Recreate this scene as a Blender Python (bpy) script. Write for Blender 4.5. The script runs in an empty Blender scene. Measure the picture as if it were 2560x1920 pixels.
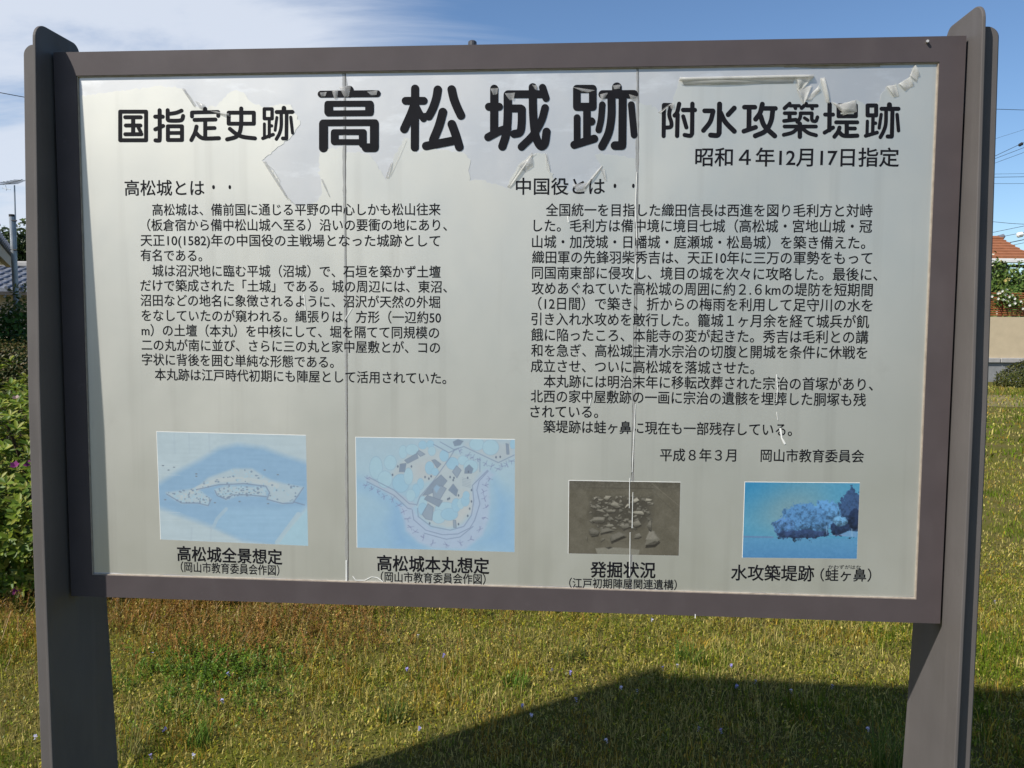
import bpy, math, random
import numpy as np
from mathutils import Matrix, Vector
R_ = math.radians
random.seed(7); rng = np.random.default_rng(7)
SC = bpy.context.scene
COL = SC.collection

# ------------------------------------------------------------------ camera
ZB = 1.30                                   # height of the board's centre above the lawn
F = 2070.0                                  # focal length in photo pixels (2560 wide)
CAM = np.array([0.1762, -1.7558, ZB + 0.0212])
RX, RY, RZ = -0.07244, -0.006525, 0.07332
def _rot(rx, ry, rz):
    cx, sx, cy, sy, cz, sz = math.cos(rx), math.sin(rx), math.cos(ry), math.sin(ry), math.cos(rz), math.sin(rz)
    return (np.array([[cz, -sz, 0], [sz, cz, 0], [0, 0, 1]]) @ np.array([[1, 0, 0], [0, cx, -sx], [0, sx, cx]])
            @ np.array([[cy, 0, sy], [0, 1, 0], [-sy, 0, cy]]))
RM = _rot(RX, RY, RZ)
cam_d = bpy.data.cameras.new('camera'); cam = bpy.data.objects.new('camera', cam_d); COL.objects.link(cam)
cam_d.sensor_width = 36; cam_d.lens = 36 * F / 2560; cam_d.clip_start = 0.05; cam_d.clip_end = 5000
M = Matrix.Identity(4)
for i in range(3):
    M[i][0] = RM[i][0]; M[i][1] = RM[i][2]; M[i][2] = -RM[i][1]; M[i][3] = CAM[i]
cam.matrix_world = M
SC.camera = cam
RIGHT = np.array([math.cos(RZ), math.sin(RZ), 0]); FWD = np.array([-math.sin(RZ), math.cos(RZ), 0])
def ray(px, py): return RM @ np.array([(px - 1280) / F, 1, -(py - 960) / F])
def on_y(px, py, y):
    d = ray(px, py); return CAM + d * ((y - CAM[1]) / d[1])
def at(px, py, Z):                          # point seen at a pixel, Z metres ahead of the camera
    d = ray(px, py); return CAM + d * (Z / float(d @ FWD))
def ground(px, py, z=0.0):
    d = ray(px, py); return CAM + d * ((z - CAM[2]) / d[2])

# ------------------------------------------------------------------ sky, sun, exposure
AZ, EL = R_(49.4), R_(44.6)                     # sun: from the front left of the board
SUN = Vector((-math.sin(AZ) * math.cos(EL), -math.cos(AZ) * math.cos(EL), math.sin(EL)))
w = bpy.data.worlds.new('World'); SC.world = w; w.use_nodes = True
nt = w.node_tree; nt.nodes.clear()
def N(t, tree=None, **k):
    n = (tree or nt).nodes.new(t)
    for a, v in k.items(): setattr(n, a, v)
    return n
out = N('ShaderNodeOutputWorld'); bg = N('ShaderNodeBackground'); sky = N('ShaderNodeTexSky', sky_type='NISHITA')
sky.sun_disc = False; sky.sun_elevation = EL; sky.sun_rotation = math.atan2(SUN.x, SUN.y)
sky.air_density = 1.0; sky.dust_density = 0.15; sky.ozone_density = 3.0; sky.altitude = 20
tc = N('ShaderNodeTexCoord'); sep = N('ShaderNodeSeparateXYZ'); nt.links.new(tc.outputs['Generated'], sep.inputs[0])
def math_(op, a, b, tree=None):
    n = N('ShaderNodeMath', tree, operation=op); t = tree or nt
    for i, v in enumerate((a, b)):
        if isinstance(v, (int, float)): n.inputs[i].default_value = v
        elif v is not None: t.links.new(v, n.inputs[i])
    return n.outputs[0]
zz = math_('ADD', math_('MAXIMUM', sep.outputs[2], 0.0), 0.16)
u_, v_ = math_('DIVIDE', sep.outputs[0], zz), math_('DIVIDE', sep.outputs[1], zz)
cmb = N('ShaderNodeCombineXYZ'); nt.links.new(u_, cmb.inputs[0]); nt.links.new(v_, cmb.inputs[1])
mp = N('ShaderNodeMapping'); mp.inputs['Location'].default_value = (3.1, 1.7, 0.4); mp.inputs['Scale'].default_value = (0.9, 1.35, 1); mp.inputs['Rotation'].default_value = (0, 0, 0.5)
nt.links.new(cmb.outputs[0], mp.inputs[0])
n1 = N('ShaderNodeTexNoise'); n1.inputs['Scale'].default_value = 1.1; n1.inputs['Detail'].default_value = 9; n1.inputs['Roughness'].default_value = 0.58; n1.inputs['Distortion'].default_value = 0.5
nt.links.new(mp.outputs[0], n1.inputs['Vector'])
bank = math_('MULTIPLY', math_('ADD', u_, 0.20), -0.42)      # a cloud bank over one half of the sky
cl = math_('ADD', n1.outputs[0], math_('MINIMUM', math_('MAXIMUM', bank, -0.55), 0.24))
mr = N('ShaderNodeMapRange'); mr.interpolation_type = 'SMOOTHSTEP'
mr.inputs[1].default_value = 0.50; mr.inputs[2].default_value = 0.80; mr.inputs[3].default_value = 0.0; mr.inputs[4].default_value = 0.9
nt.links.new(cl, mr.inputs[0])
mx = N('ShaderNodeMix', data_type='RGBA'); nt.links.new(mr.outputs[0], mx.inputs['Factor']); tint = N('ShaderNodeMix', data_type='RGBA', blend_type='MULTIPLY'); tint.inputs['Factor'].default_value = 1; tint.inputs['B'].default_value = (0.88, 0.985, 1.09, 1); nt.links.new(sky.outputs[0], tint.inputs['A']); nt.links.new(tint.outputs['Result'], mx.inputs['A'])
mx.inputs['B'].default_value = (6.2, 6.7, 7.6, 1)
nt.links.new(mx.outputs['Result'], bg.inputs[0]); bg.inputs[1].default_value = 0.1
nt.links.new(bg.outputs[0], out.inputs[0])
sl = bpy.data.lights.new('sun', 'SUN'); sl.energy = 5.0; sl.angle = R_(0.9); sl.color = (1.0, 0.95, 0.86)
so = bpy.data.objects.new('sun', sl); COL.objects.link(so); so.rotation_euler = (-SUN).to_track_quat('-Z', 'Y').to_euler(); so.location = (-6, -6, 9)
SC.view_settings.view_transform = 'Standard'; SC.view_settings.look = 'None'; SC.view_settings.gamma = 1; SC.view_settings.use_curve_mapping = False
SC.view_settings.exposure = 0.24

# ------------------------------------------------------------------ materials
def srgb(*c):
    c = np.asarray(c, float) / 255.0
    return np.where(c <= 0.04045, c / 12.92, ((c + 0.055) / 1.055) ** 2.4)
def material(name, col, rough=0.6, spec=0.5, var=0.15, scale=8.0, bump=0.0, bscale=60.0, metal=0.0, col2=None, detail=5, attr=None, trans=0.0, coat=0.0, clear=0.0):
    m = bpy.data.materials.new(name); m.use_nodes = True; t = m.node_tree; b = t.nodes['Principled BSDF']
    b.inputs['Roughness'].default_value = rough; b.inputs['Specular IOR Level'].default_value = spec; b.inputs['Metallic'].default_value = metal
    b.inputs['Coat Weight'].default_value = coat
    co = N('ShaderNodeTexCoord', t); nz = N('ShaderNodeTexNoise', t); nz.inputs['Scale'].default_value = scale; nz.inputs['Detail'].default_value = detail
    t.links.new(co.outputs['Object'], nz.inputs['Vector'])
    mixn = N('ShaderNodeMix', t, data_type='RGBA')
    if attr:
        a = N('ShaderNodeAttribute', t); a.attribute_name = attr
        hs = N('ShaderNodeMix', t, data_type='RGBA', blend_type='MULTIPLY'); hs.inputs['Factor'].default_value = 1
        rr = N('ShaderNodeMapRange', t); rr.inputs[3].default_value = 1 - var; rr.inputs[4].default_value = 1 + var; t.links.new(nz.outputs[0], rr.inputs[0])
        t.links.new(a.outputs['Color'], hs.inputs['A']); t.links.new(rr.outputs[0], hs.inputs['B']); cout = hs.outputs['Result']
    else:
        c2 = col2 if col2 is not None else [x * (1 - var) for x in col]; c1 = col if col2 is not None else [min(1, x * (1 + var)) for x in col]
        mixn.inputs['A'].default_value = (*c1, 1); mixn.inputs['B'].default_value = (*c2, 1)
        rr = N('ShaderNodeMapRange', t); rr.inputs[1].default_value = 0.3; rr.inputs[2].default_value = 0.7; t.links.new(nz.outputs[0], rr.inputs[0])
        t.links.new(rr.outputs[0], mixn.inputs['Factor']); cout = mixn.outputs['Result']
    t.links.new(cout, b.inputs['Base Color'])
    if bump:
        nb = N('ShaderNodeTexNoise', t); nb.inputs['Scale'].default_value = bscale; nb.inputs['Detail'].default_value = 4
        t.links.new(co.outputs['Object'], nb.inputs['Vector'])
        bp = N('ShaderNodeBump', t); bp.inputs['Strength'].default_value = bump; bp.inputs['Distance'].default_value = 0.01
        t.links.new(nb.outputs[0], bp.inputs['Height']); t.links.new(bp.outputs[0], b.inputs['Normal'])
    if trans:
        tr = N('ShaderNodeBsdfTranslucent', t); t.links.new(cout, tr.inputs[0])
        ms = N('ShaderNodeMixShader', t); ms.inputs[0].default_value = trans
        t.links.new(b.outputs[0], ms.inputs[1]); t.links.new(tr.outputs[0], ms.inputs[2])
        t.links.new(ms.outputs[0], t.nodes['Material Output'].inputs[0])
    if clear:
        tp_ = N('ShaderNodeBsdfTransparent', t); ms2 = N('ShaderNodeMixShader', t); ms2.inputs[0].default_value = clear; o_ = t.nodes['Material Output']; src = o_.inputs[0].links[0].from_socket
        t.links.new(src, ms2.inputs[1]); t.links.new(tp_.outputs[0], ms2.inputs[2]); t.links.new(ms2.outputs[0], o_.inputs[0])
    return m
MAT = {}
MAT['frame'] = material('frame_paint', (0.073, 0.0595, 0.063), 0.55, 0.3, 0.07, 14, 0.05, 700)
MAT['post'] = material('post_paint', (0.105, 0.096, 0.094), 0.6, 0.2, 0.06, 9, 0.08, 900)
MAT['bare'] = material('bare_panel', (0.70, 0.71, 0.72), 0.48, 0.5, 0.04, 3, 0.05, 7, metal=0.74)
MAT['film'] = material('hazed_film', (0.61, 0.605, 0.56), 0.5, 0.5, 0.05, 2.2, 0.03, 6, metal=0.75)
MAT['film_edge'] = material('curled_film', (0.66, 0.66, 0.64), 0.35, 0.5, 0.1, 30, 0.1, 60, trans=0.25, clear=0.58)
MAT['scuff'] = material('lifted_clear_film', (0.6, 0.6, 0.6), 0.3, 0.5, 0.15, 60, 0.1, 60, trans=0.2, clear=0.72)
MAT['tape'] = material('seam_tape', (0.42, 0.42, 0.42), 0.25, 0.6, 0.12, 30, clear=0.45)
MAT['scrap'] = material('white_scrap', (0.74, 0.74, 0.72), 0.5, 0.4, 0.05, 30)
MAT['residue'] = material('adhesive_residue', (0.33, 0.3, 0.26), 0.7, 0.3, 0.25, 40, col2=(0.45, 0.43, 0.4))
MAT['ink'] = material('black_ink', (0.008, 0.008, 0.011), 0.6, 0.12, 0.2, 30)
MAT['dark'] = material('dark_backing', (0.03, 0.028, 0.028), 0.7, 0.3, 0.2, 10)
MAT['print'] = material('print', (1, 1, 1), 0.4, 0.4, 0.03, 40, attr='Col')
MAT['leaf'] = material('leaf', (1, 1, 1), 0.45, 0.25, 0.15, 20, attr='Col', trans=0.28)
MAT['grass'] = material('grass_blade', (1, 1, 1), 0.6, 0.12, 0.1, 3, attr='Col', trans=0.3)
MAT['soil'] = material('soil', (0.11, 0.088, 0.03), 0.95, 0.1, 0.3, 3, 0.5, 40, col2=(0.085, 0.09, 0.012), detail=9)
MAT['path'] = material('dry_path', (0.21, 0.16, 0.085), 0.95, 0.2, 0.3, 2.5, 0.4, 30, col2=(0.14, 0.13, 0.05), detail=8)
MAT['beige'] = material('beige_render', (0.50, 0.41, 0.28), 0.9, 0.2, 0.06, 5, 0.3, 120)
MAT['concrete'] = material('concrete', (0.22, 0.225, 0.23), 0.85, 0.3, 0.15, 6, 0.3, 60)
MAT['capstone'] = material('capstone', (0.34, 0.33, 0.32), 0.8, 0.3, 0.1, 8, 0.2, 60)
MAT['wood'] = material('red_brown_wood', (0.26, 0.085, 0.03), 0.6, 0.4, 0.2, 20, 0.1, 80)
MAT['terracotta'] = material('terracotta_tile', (0.29, 0.115, 0.055), 0.75, 0.3, 0.15, 6, 0.2, 50)
MAT['white'] = material('white_paint', (0.72, 0.72, 0.7), 0.5, 0.4, 0.05, 6)
MAT['cream'] = material('cream_wall', (0.5, 0.44, 0.35), 0.85, 0.2, 0.06, 4, 0.2, 90)
MAT['kawara'] = material('grey_roof_tile', (0.15, 0.165, 0.2), 0.45, 0.5, 0.2, 12, 0.1, 60)
MAT['steel'] = material('galvanised_steel', (0.32, 0.35, 0.38), 0.45, 0.5, 0.12, 12, metal=0.4)
MAT['rubber'] = material('cable_sheath', (0.02, 0.02, 0.02), 0.6, 0.4, 0.1, 3)
MAT['bark'] = material('bark', (0.09, 0.065, 0.045), 0.9, 0.2, 0.3, 14, 0.5, 60)
MAT['darkwood'] = material('weathered_dark_wood', (0.045, 0.045, 0.05), 0.8, 0.3, 0.25, 15)
MAT['window'] = material('window_glass', (0.03, 0.035, 0.04), 0.08, 0.8, 0.1, 3)
MAT['hill'] = material('far_wood', (0.05, 0.085, 0.075), 1.0, 0.1, 0.3, 0.06, col2=(0.07, 0.11, 0.09))
MAT['cpole'] = material('concrete_pole', (0.3, 0.3, 0.29), 0.9, 0.2, 0.1, 5)
MAT['petal'] = material('petal', (1, 1, 1), 0.5, 0.3, 0.1, 20, attr='Col', trans=0.3)
MAT['bolt'] = material('bolt_paint', (0.07, 0.07, 0.08), 0.5, 0.4, 0.3, 60)
MAT['zinc'] = material('zinc_screw', (0.5, 0.48, 0.44), 0.4, 0.5, 0.1, 30, metal=0.6)
# top of every panel carries dirty glue streaks with a shape of their own
def stain(m, zc, depth, colr, scale=(5, 5, 26), lo=0.5, hi=0.62, amount=0.8):
    t = m.node_tree; b = t.nodes['Principled BSDF']; src = b.inputs['Base Color'].links[0].from_socket
    co = N('ShaderNodeTexCoord', t); mpn = N('ShaderNodeMapping', t); mpn.inputs['Scale'].default_value = scale
    t.links.new(co.outputs['Object'], mpn.inputs[0]); nz = N('ShaderNodeTexNoise', t); nz.inputs['Scale'].default_value = 1; nz.inputs['Detail'].default_value = 7
    nz.inputs['Roughness'].default_value = 0.65
    t.links.new(mpn.outputs[0], nz.inputs['Vector']); sp = N('ShaderNodeSeparateXYZ', t); t.links.new(co.outputs['Object'], sp.inputs[0])
    g = math_('MULTIPLY', math_('SUBTRACT', sp.outputs[2], zc), 1.0 / depth, t)
    f_ = math_('ADD', nz.outputs[0], math_('MINIMUM', g, 0.25, t), t)
    r = N('ShaderNodeMapRange', t); r.inputs[1].default_value = lo; r.inputs[2].default_value = hi; r.inputs[4].default_value = amount
    t.links.new(f_, r.inputs[0]); mxx = N('ShaderNodeMix', t, data_type='RGBA'); t.links.new(r.outputs[0], mxx.inputs['Factor'])
    t.links.new(src, mxx.inputs['A']); mxx.inputs['B'].default_value = (*colr, 1); t.links.new(mxx.outputs['Result'], b.inputs['Base Color'])
stain(MAT['bare'], ZB + 0.505, 0.10, (0.5, 0.5, 0.5), scale=(4, 5, 12), lo=0.55, hi=0.72, amount=0.75)
def speckle(m, scale, lo, hi, colr, amount):
    t = m.node_tree; b = t.nodes['Principled BSDF']; src = b.inputs['Base Color'].links[0].from_socket
    co = N('ShaderNodeTexCoord', t); nz = N('ShaderNodeTexNoise', t); nz.inputs['Scale'].default_value = scale; nz.inputs['Detail'].default_value = 8; nz.inputs['Roughness'].default_value = 0.7
    t.links.new(co.outputs['Object'], nz.inputs['Vector']); r = N('ShaderNodeMapRange', t); r.inputs[1].default_value = lo; r.inputs[2].default_value = hi; r.inputs[4].default_value = amount
    t.links.new(nz.outputs[0], r.inputs[0]); mxx = N('ShaderNodeMix', t, data_type='RGBA'); t.links.new(r.outputs[0], mxx.inputs['Factor'])
    t.links.new(src, mxx.inputs['A']); mxx.inputs['B'].default_value = (*colr, 1); t.links.new(mxx.outputs['Result'], b.inputs['Base Color'])
def rough_var(m, lo, hi, scale):
    t = m.node_tree; b = t.nodes['Principled BSDF']; co = N('ShaderNodeTexCoord', t); mpn = N('ShaderNodeMapping', t); mpn.inputs['Scale'].default_value = scale
    t.links.new(co.outputs['Object'], mpn.inputs[0]); nz = N('ShaderNodeTexNoise', t); nz.inputs['Scale'].default_value = 1; nz.inputs['Detail'].default_value = 6; nz.inputs['Roughness'].default_value = 0.6
    t.links.new(mpn.outputs[0], nz.inputs['Vector']); r = N('ShaderNodeMapRange', t); r.inputs[1].default_value = .25; r.inputs[2].default_value = .75; r.inputs[3].default_value = lo; r.inputs[4].default_value = hi
    t.links.new(nz.outputs[0], r.inputs[0]); t.links.new(r.outputs[0], b.inputs['Roughness'])
rough_var(MAT['film'], 0.41, 0.60, (3.5, 3.5, 2.2)); rough_var(MAT['bare'], 0.41, 0.6, (4, 4, 3)); rough_var(MAT['frame'], 0.42, 0.72, (9, 9, 9)); rough_var(MAT['post'], 0.45, 0.75, (14, 14, 3))
def streaks(m, colr, amount, sc):
    t = m.node_tree; b = t.nodes['Principled BSDF']; src = b.inputs['Base Color'].links[0].from_socket; co = N('ShaderNodeTexCoord', t); mpn = N('ShaderNodeMapping', t); mpn.inputs['Scale'].default_value = sc
    t.links.new(co.outputs['Object'], mpn.inputs[0]); nz = N('ShaderNodeTexNoise', t); nz.inputs['Scale'].default_value = 1; nz.inputs['Detail'].default_value = 5
    t.links.new(mpn.outputs[0], nz.inputs['Vector']); r = N('ShaderNodeMapRange', t); r.inputs[1].default_value = .55; r.inputs[2].default_value = .8; r.inputs[4].default_value = amount
    t.links.new(nz.outputs[0], r.inputs[0]); mxx = N('ShaderNodeMix', t, data_type='RGBA'); t.links.new(r.outputs[0], mxx.inputs['Factor']); t.links.new(src, mxx.inputs['A']); mxx.inputs['B'].default_value = (*colr, 1); t.links.new(mxx.outputs['Result'], b.inputs['Base Color'])
streaks(MAT['film'], (.44, .43, .39), .45, (26, 26, .9)); streaks(MAT['frame'], (.105, .09, .092), .4, (9, 22, 4.0)); streaks(MAT['post'], (.15, .138, .134), .35, (30, 30, 2.5)); streaks(MAT['beige'], (.4, .34, .25), .5, (2.2, 2.2, .5)); streaks(MAT['concrete'], (.13, .13, .13), .6, (3, 3, .8))
speckle(MAT['film'], 7, 0.6, 0.8, (0.5, 0.49, 0.45), 0.5)
speckle(MAT['frame'], 26, 0.62, 0.75, (0.12, 0.1, 0.105), 0.5)
speckle(MAT['post'], 40, 0.66, 0.74, (0.09, 0.08, 0.08), 0.5)

# ------------------------------------------------------------------ mesh helpers
def tag(o, label=None, cat=None, group=None, kind=None):
    for k, v in (('label', label), ('category', cat), ('group', group), ('kind', kind)):
        if v: o[k] = v
    return o
def link(name, me, mat=None, parent=None, smooth=False):
    o = bpy.data.objects.new(name, me); COL.objects.link(o)
    if mat is not None and not me.materials: me.materials.append(mat)
    if smooth: me.polygons.foreach_set('use_smooth', [True] * len(me.polygons))
    if parent is not None: o.parent = parent
    return o
def empty(name, loc=(0, 0, 0), rz=0.0):
    o = bpy.data.objects.new(name, None); COL.objects.link(o); o.location = loc; o.rotation_euler = (0, 0, rz); o.empty_display_size = 0.1
    return o
class MB:
    def __init__(s): s.v, s.f = [], []
    def add(s, vs, fs):
        n = len(s.v); s.v += [tuple(map(float, x)) for x in vs]; s.f += [tuple(i + n for i in q) for q in fs]; return s
    def box(s, a, b, bev=0.0):
        x0, y0, z0 = a; x1, y1, z1 = b
        if not bev:
            return s.add([(x0, y0, z0), (x1, y0, z0), (x1, y1, z0), (x0, y1, z0), (x0, y0, z1), (x1, y0, z1), (x1, y1, z1), (x0, y1, z1)],
                         [(3, 2, 1, 0), (4, 5, 6, 7), (0, 1, 5, 4), (1, 2, 6, 5), (2, 3, 7, 6), (3, 0, 4, 7)])
        e = bev; vs = []
        for (z, i) in ((z0, e), (z0 + e, 0), (z1 - e, 0), (z1, e)):
            o = [(x0 + e, y0), (x1 - e, y0), (x1, y0 + e), (x1, y1 - e), (x1 - e, y1), (x0 + e, y1), (x0, y1 - e), (x0, y0 + e)]
            cx, cy = (x0 + x1) / 2, (y0 + y1) / 2
            for (x, y) in o:
                vs.append((x + (i if x < cx else -i) * (1 if i else 0), y + (i if y < cy else -i) * (1 if i else 0), z))
        fs = [tuple(range(7, -1, -1)), tuple(range(24, 32))]
        for k in range(3):
            for j in range(8): fs.append((k * 8 + j, k * 8 + (j + 1) % 8, k * 8 + 8 + (j + 1) % 8, k * 8 + 8 + j))
        return s.add(vs, fs)
    def tube(s, pts, rad, n=8, cap=True):
        pts = [np.array(p, float) for p in pts]; rs = rad if isinstance(rad, (list, tuple, np.ndarray)) else [rad] * len(pts); vs = []
        for i, p in enumerate(pts):
            d = pts[min(i + 1, len(pts) - 1)] - pts[max(i - 1, 0)]; d = d / (np.linalg.norm(d) + 1e-9)
            a = np.cross(d, (0, 0, 1) if abs(d[2]) < 0.9 else (1, 0, 0)); a /= np.linalg.norm(a); b = np.cross(d, a)
            vs += [p + rs[i] * (math.cos(2 * math.pi * k / n) * a + math.sin(2 * math.pi * k / n) * b) for k in range(n)]
        fs = [(i * n + k, i * n + (k + 1) % n, (i + 1) * n + (k + 1) % n, (i + 1) * n + k) for i in range(len(pts) - 1) for k in range(n)]
        if cap: fs += [tuple(range(n - 1, -1, -1)), tuple((len(pts) - 1) * n + k for k in range(n))]
        return s.add(vs, fs)
    def prism(s, prof, axis, a, b):             # prof: 2D outline; axis 0: (y,z) along x, 1: (x,z) along y
        def P(q, t): return (t, q[0], q[1]) if axis == 0 else (q[0], t, q[1])
        n = len(prof); vs = [P(q, a) for q in prof] + [P(q, b) for q in prof]
        return s.add(vs, [tuple(range(n - 1, -1, -1)), tuple(range(n, 2 * n))] + [(i, (i + 1) % n, n + (i + 1) % n, n + i) for i in range(n)])
    def mesh(s, name='m'):
        me = bpy.data.meshes.new(name); me.from_pydata(s.v, [], s.f); me.update(); return me
    def build(s, name, mat, parent=None, smooth=False): return link(name, s.mesh(name), mat, parent, smooth)
def fix_normals(o):
    import bmesh
    bm = bmesh.new(); bm.from_mesh(o.data); bmesh.ops.recalc_face_normals(bm, faces=bm.faces); bm.to_mesh(o.data); bm.free(); return o
def colmesh(name, V, faces_n, cols, mat, parent=None):
    """V (n, k, 3): n pieces of k verts; faces_n: face index lists within a piece; cols (n,3) or (n,k,3)"""
    n, k = V.shape[:2]; me = bpy.data.meshes.new(name)
    loops = np.concatenate([np.array(f) for f in faces_n]); sizes = np.array([len(f) for f in faces_n])
    L = (np.arange(n)[:, None] * k + loops[None]).ravel(); st = np.tile(sizes, n)
    me.vertices.add(n * k); me.vertices.foreach_set('co', V.astype(np.float32).ravel())
    me.loops.add(len(L)); me.loops.foreach_set('vertex_index', L.astype(np.int32))
    me.polygons.add(len(st)); me.polygons.foreach_set('loop_start', (np.cumsum(st) - st).astype(np.int32))
    try: me.polygons.foreach_set('loop_total', st.astype(np.int32))
    except Exception: pass
    me.update(calc_edges=True)
    ca = me.color_attributes.new('Col', 'FLOAT_COLOR', 'POINT')
    c = np.ones((n, k, 4), np.float32); c[..., :3] = cols[:, None, :] if cols.ndim == 2 else cols
    ca.data.foreach_set('color', c.ravel())
    return link(name, me, mat, parent)
def vnoise(x, y, s, seed=0):
    r = np.random.default_rng(seed); T = r.random((64, 64)); x = np.asarray(x) * s; y = np.asarray(y) * s
    xi, yi = np.floor(x).astype(int), np.floor(y).astype(int); fx, fy = x - xi, y - yi; fx = fx * fx * (3 - 2 * fx); fy = fy * fy * (3 - 2 * fy)
    g = lambda i, j: T[(xi + i) % 64, (yi + j) % 64]
    return (g(0, 0) * (1 - fx) + g(1, 0) * fx) * (1 - fy) + (g(0, 1) * (1 - fx) + g(1, 1) * fx) * fy
def fbm(x, y, s, seed=0): return (vnoise(x, y, s, seed) * 0.55 + vnoise(x, y, s * 2.3, seed + 1) * 0.3 + vnoise(x, y, s * 5.1, seed + 2) * 0.15)

# ------------------------------------------------------------------ ground, path, hills
g = MB(); nx, ny = 60, 60
gx = np.concatenate([np.linspace(-700, -14, 12), np.linspace(-12, 16, 60), np.linspace(18, 700, 12)]); gy = np.concatenate([np.linspace(-300, -3, 8), np.linspace(-2, 30, 60), np.linspace(34, 900, 12)])
vs = []
for y in gy:
    for x in gx:
        near = max(0, 1 - max(0, abs(y - 4) - 4) / 3) * max(0, 1 - max(0, abs(x) - 8) / 6)
        vs.append((x, y, near * (0.05 * (float(fbm(x, y, 0.5, 5)) - 0.5)) if y > 0.6 else 0))
W_ = len(gx)
g.add(vs, [(j * W_ + i, j * W_ + i + 1, (j + 1) * W_ + i + 1, (j + 1) * W_ + i) for j in range(len(gy) - 1) for i in range(W_ - 1)])
gr = g.build('ground', MAT['soil'], smooth=True); tag(gr, kind='structure')
def gz(x, y):
    near = np.clip(1 - np.maximum(0, np.abs(y - 4) - 4) / 3, 0, 1) * np.clip(1 - np.maximum(0, np.abs(x) - 8) / 6, 0, 1)
    return np.where(np.asarray(y) > 0.6, near * 0.05 * (fbm(x, y, 0.5, 5) - 0.5), 0)
# a worn dry path crosses the lawn in front of the wall
pa, pb = MB(), []
for i in range(25):
    t = i / 24; px = -14 + 34 * t; c = 13.0 + 0.5 * math.sin(px * 0.35); wd = 1.1 + 0.25 * math.sin(px * 0.9 + 1)
    pb += [(px, c - wd + 0.073 * px, 0.005), (px, c + wd + 0.073 * px, 0.005)]
pa.add(pb, [(2 * i, 2 * i + 2, 2 * i + 3, 2 * i + 1) for i in range(24)])
tag(pa.build('path', MAT['path']), kind='structure')
hm = MB(); hv = []
for i in range(73):
    a = R_(-75 + i * 150 / 72); h = 12 + 20 * float(vnoise(i * 0.13, 3.3, 1, 9)) + 5 * float(vnoise(i * 0.7, 1.3, 1, 10))
    for (rr, hh) in ((380, -1), (430, h * 0.7), (500, h), (640, h * 0.9)):
        hv.append((math.sin(a) * rr, math.cos(a) * rr, hh))
hm.add(hv, [(i * 4 + k, (i + 1) * 4 + k, (i + 1) * 4 + k + 1, i * 4 + k + 1) for i in range(72) for k in range(3)])
tag(fix_normals(hm.build('hills', MAT['hill'], smooth=True)), kind='structure')

# ------------------------------------------------------------------ the information board
HW, HH, FW_, YP = 0.95, 0.5993, 0.0498, 0.006
board = empty('information_board', (0, 0, 0))
tag(board, 'large framed panel of black Japanese text and four small pictures on two grey posts', 'information board')
def rail(name, prof_pts, y0=0.0, y1=0.045):
    m = MB(); m.prism(prof_pts, 1, y0, y1); return m.build(name, MAT['frame'], board)
def bevelled(a, b, e=0.002):
    m = MB(); m.box(a, b, e); return m
_o = [(-HW, ZB - HH), (HW, ZB - HH), (HW, ZB + HH), (-HW, ZB + HH)]; _i = [(-HW + FW_, ZB - HH + FW_), (HW - FW_, ZB - HH + FW_), (HW - FW_, ZB + HH - FW_), (-HW + FW_, ZB + HH - FW_)]
for k, nm in enumerate(('bottom_rail', 'side_stile', 'top_rail', 'side_stile')):
    fix_normals(rail(nm, [_o[k], _o[(k + 1) % 4], _i[(k + 1) % 4], _i[k]]))
MB().box((-HW + 0.02, YP + 0.004, ZB - HH + 0.02), (HW - 0.02, 0.04, ZB + HH - 0.02)).build('backing_sheet', MAT['dark'], board)
# thin cream bead round the panel
bead = MB(); e = 0.0022; xi, zi0, zi1 = HW - FW_, ZB - HH + FW_, ZB + HH - FW_
for (a, b) in (((-xi, 0.002, zi1 - e), (xi, YP + .003, zi1)), ((-xi, 0.002, zi0), (xi, YP + .003, zi0 + e)), ((-xi, 0.0021, zi0 + e), (-xi + e, YP + .003, zi1 - e)), ((xi - e, 0.0021, zi0 + e), (xi, YP + .003, zi1 - e))):
    bead.box(a, b)
MAT['bead'] = material('sealing_bead', (0.33, 0.28, 0.23), 0.6, 0.4, 0.2, 60)
bead.build('sealing_bead', MAT['bead'], board)
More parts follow.
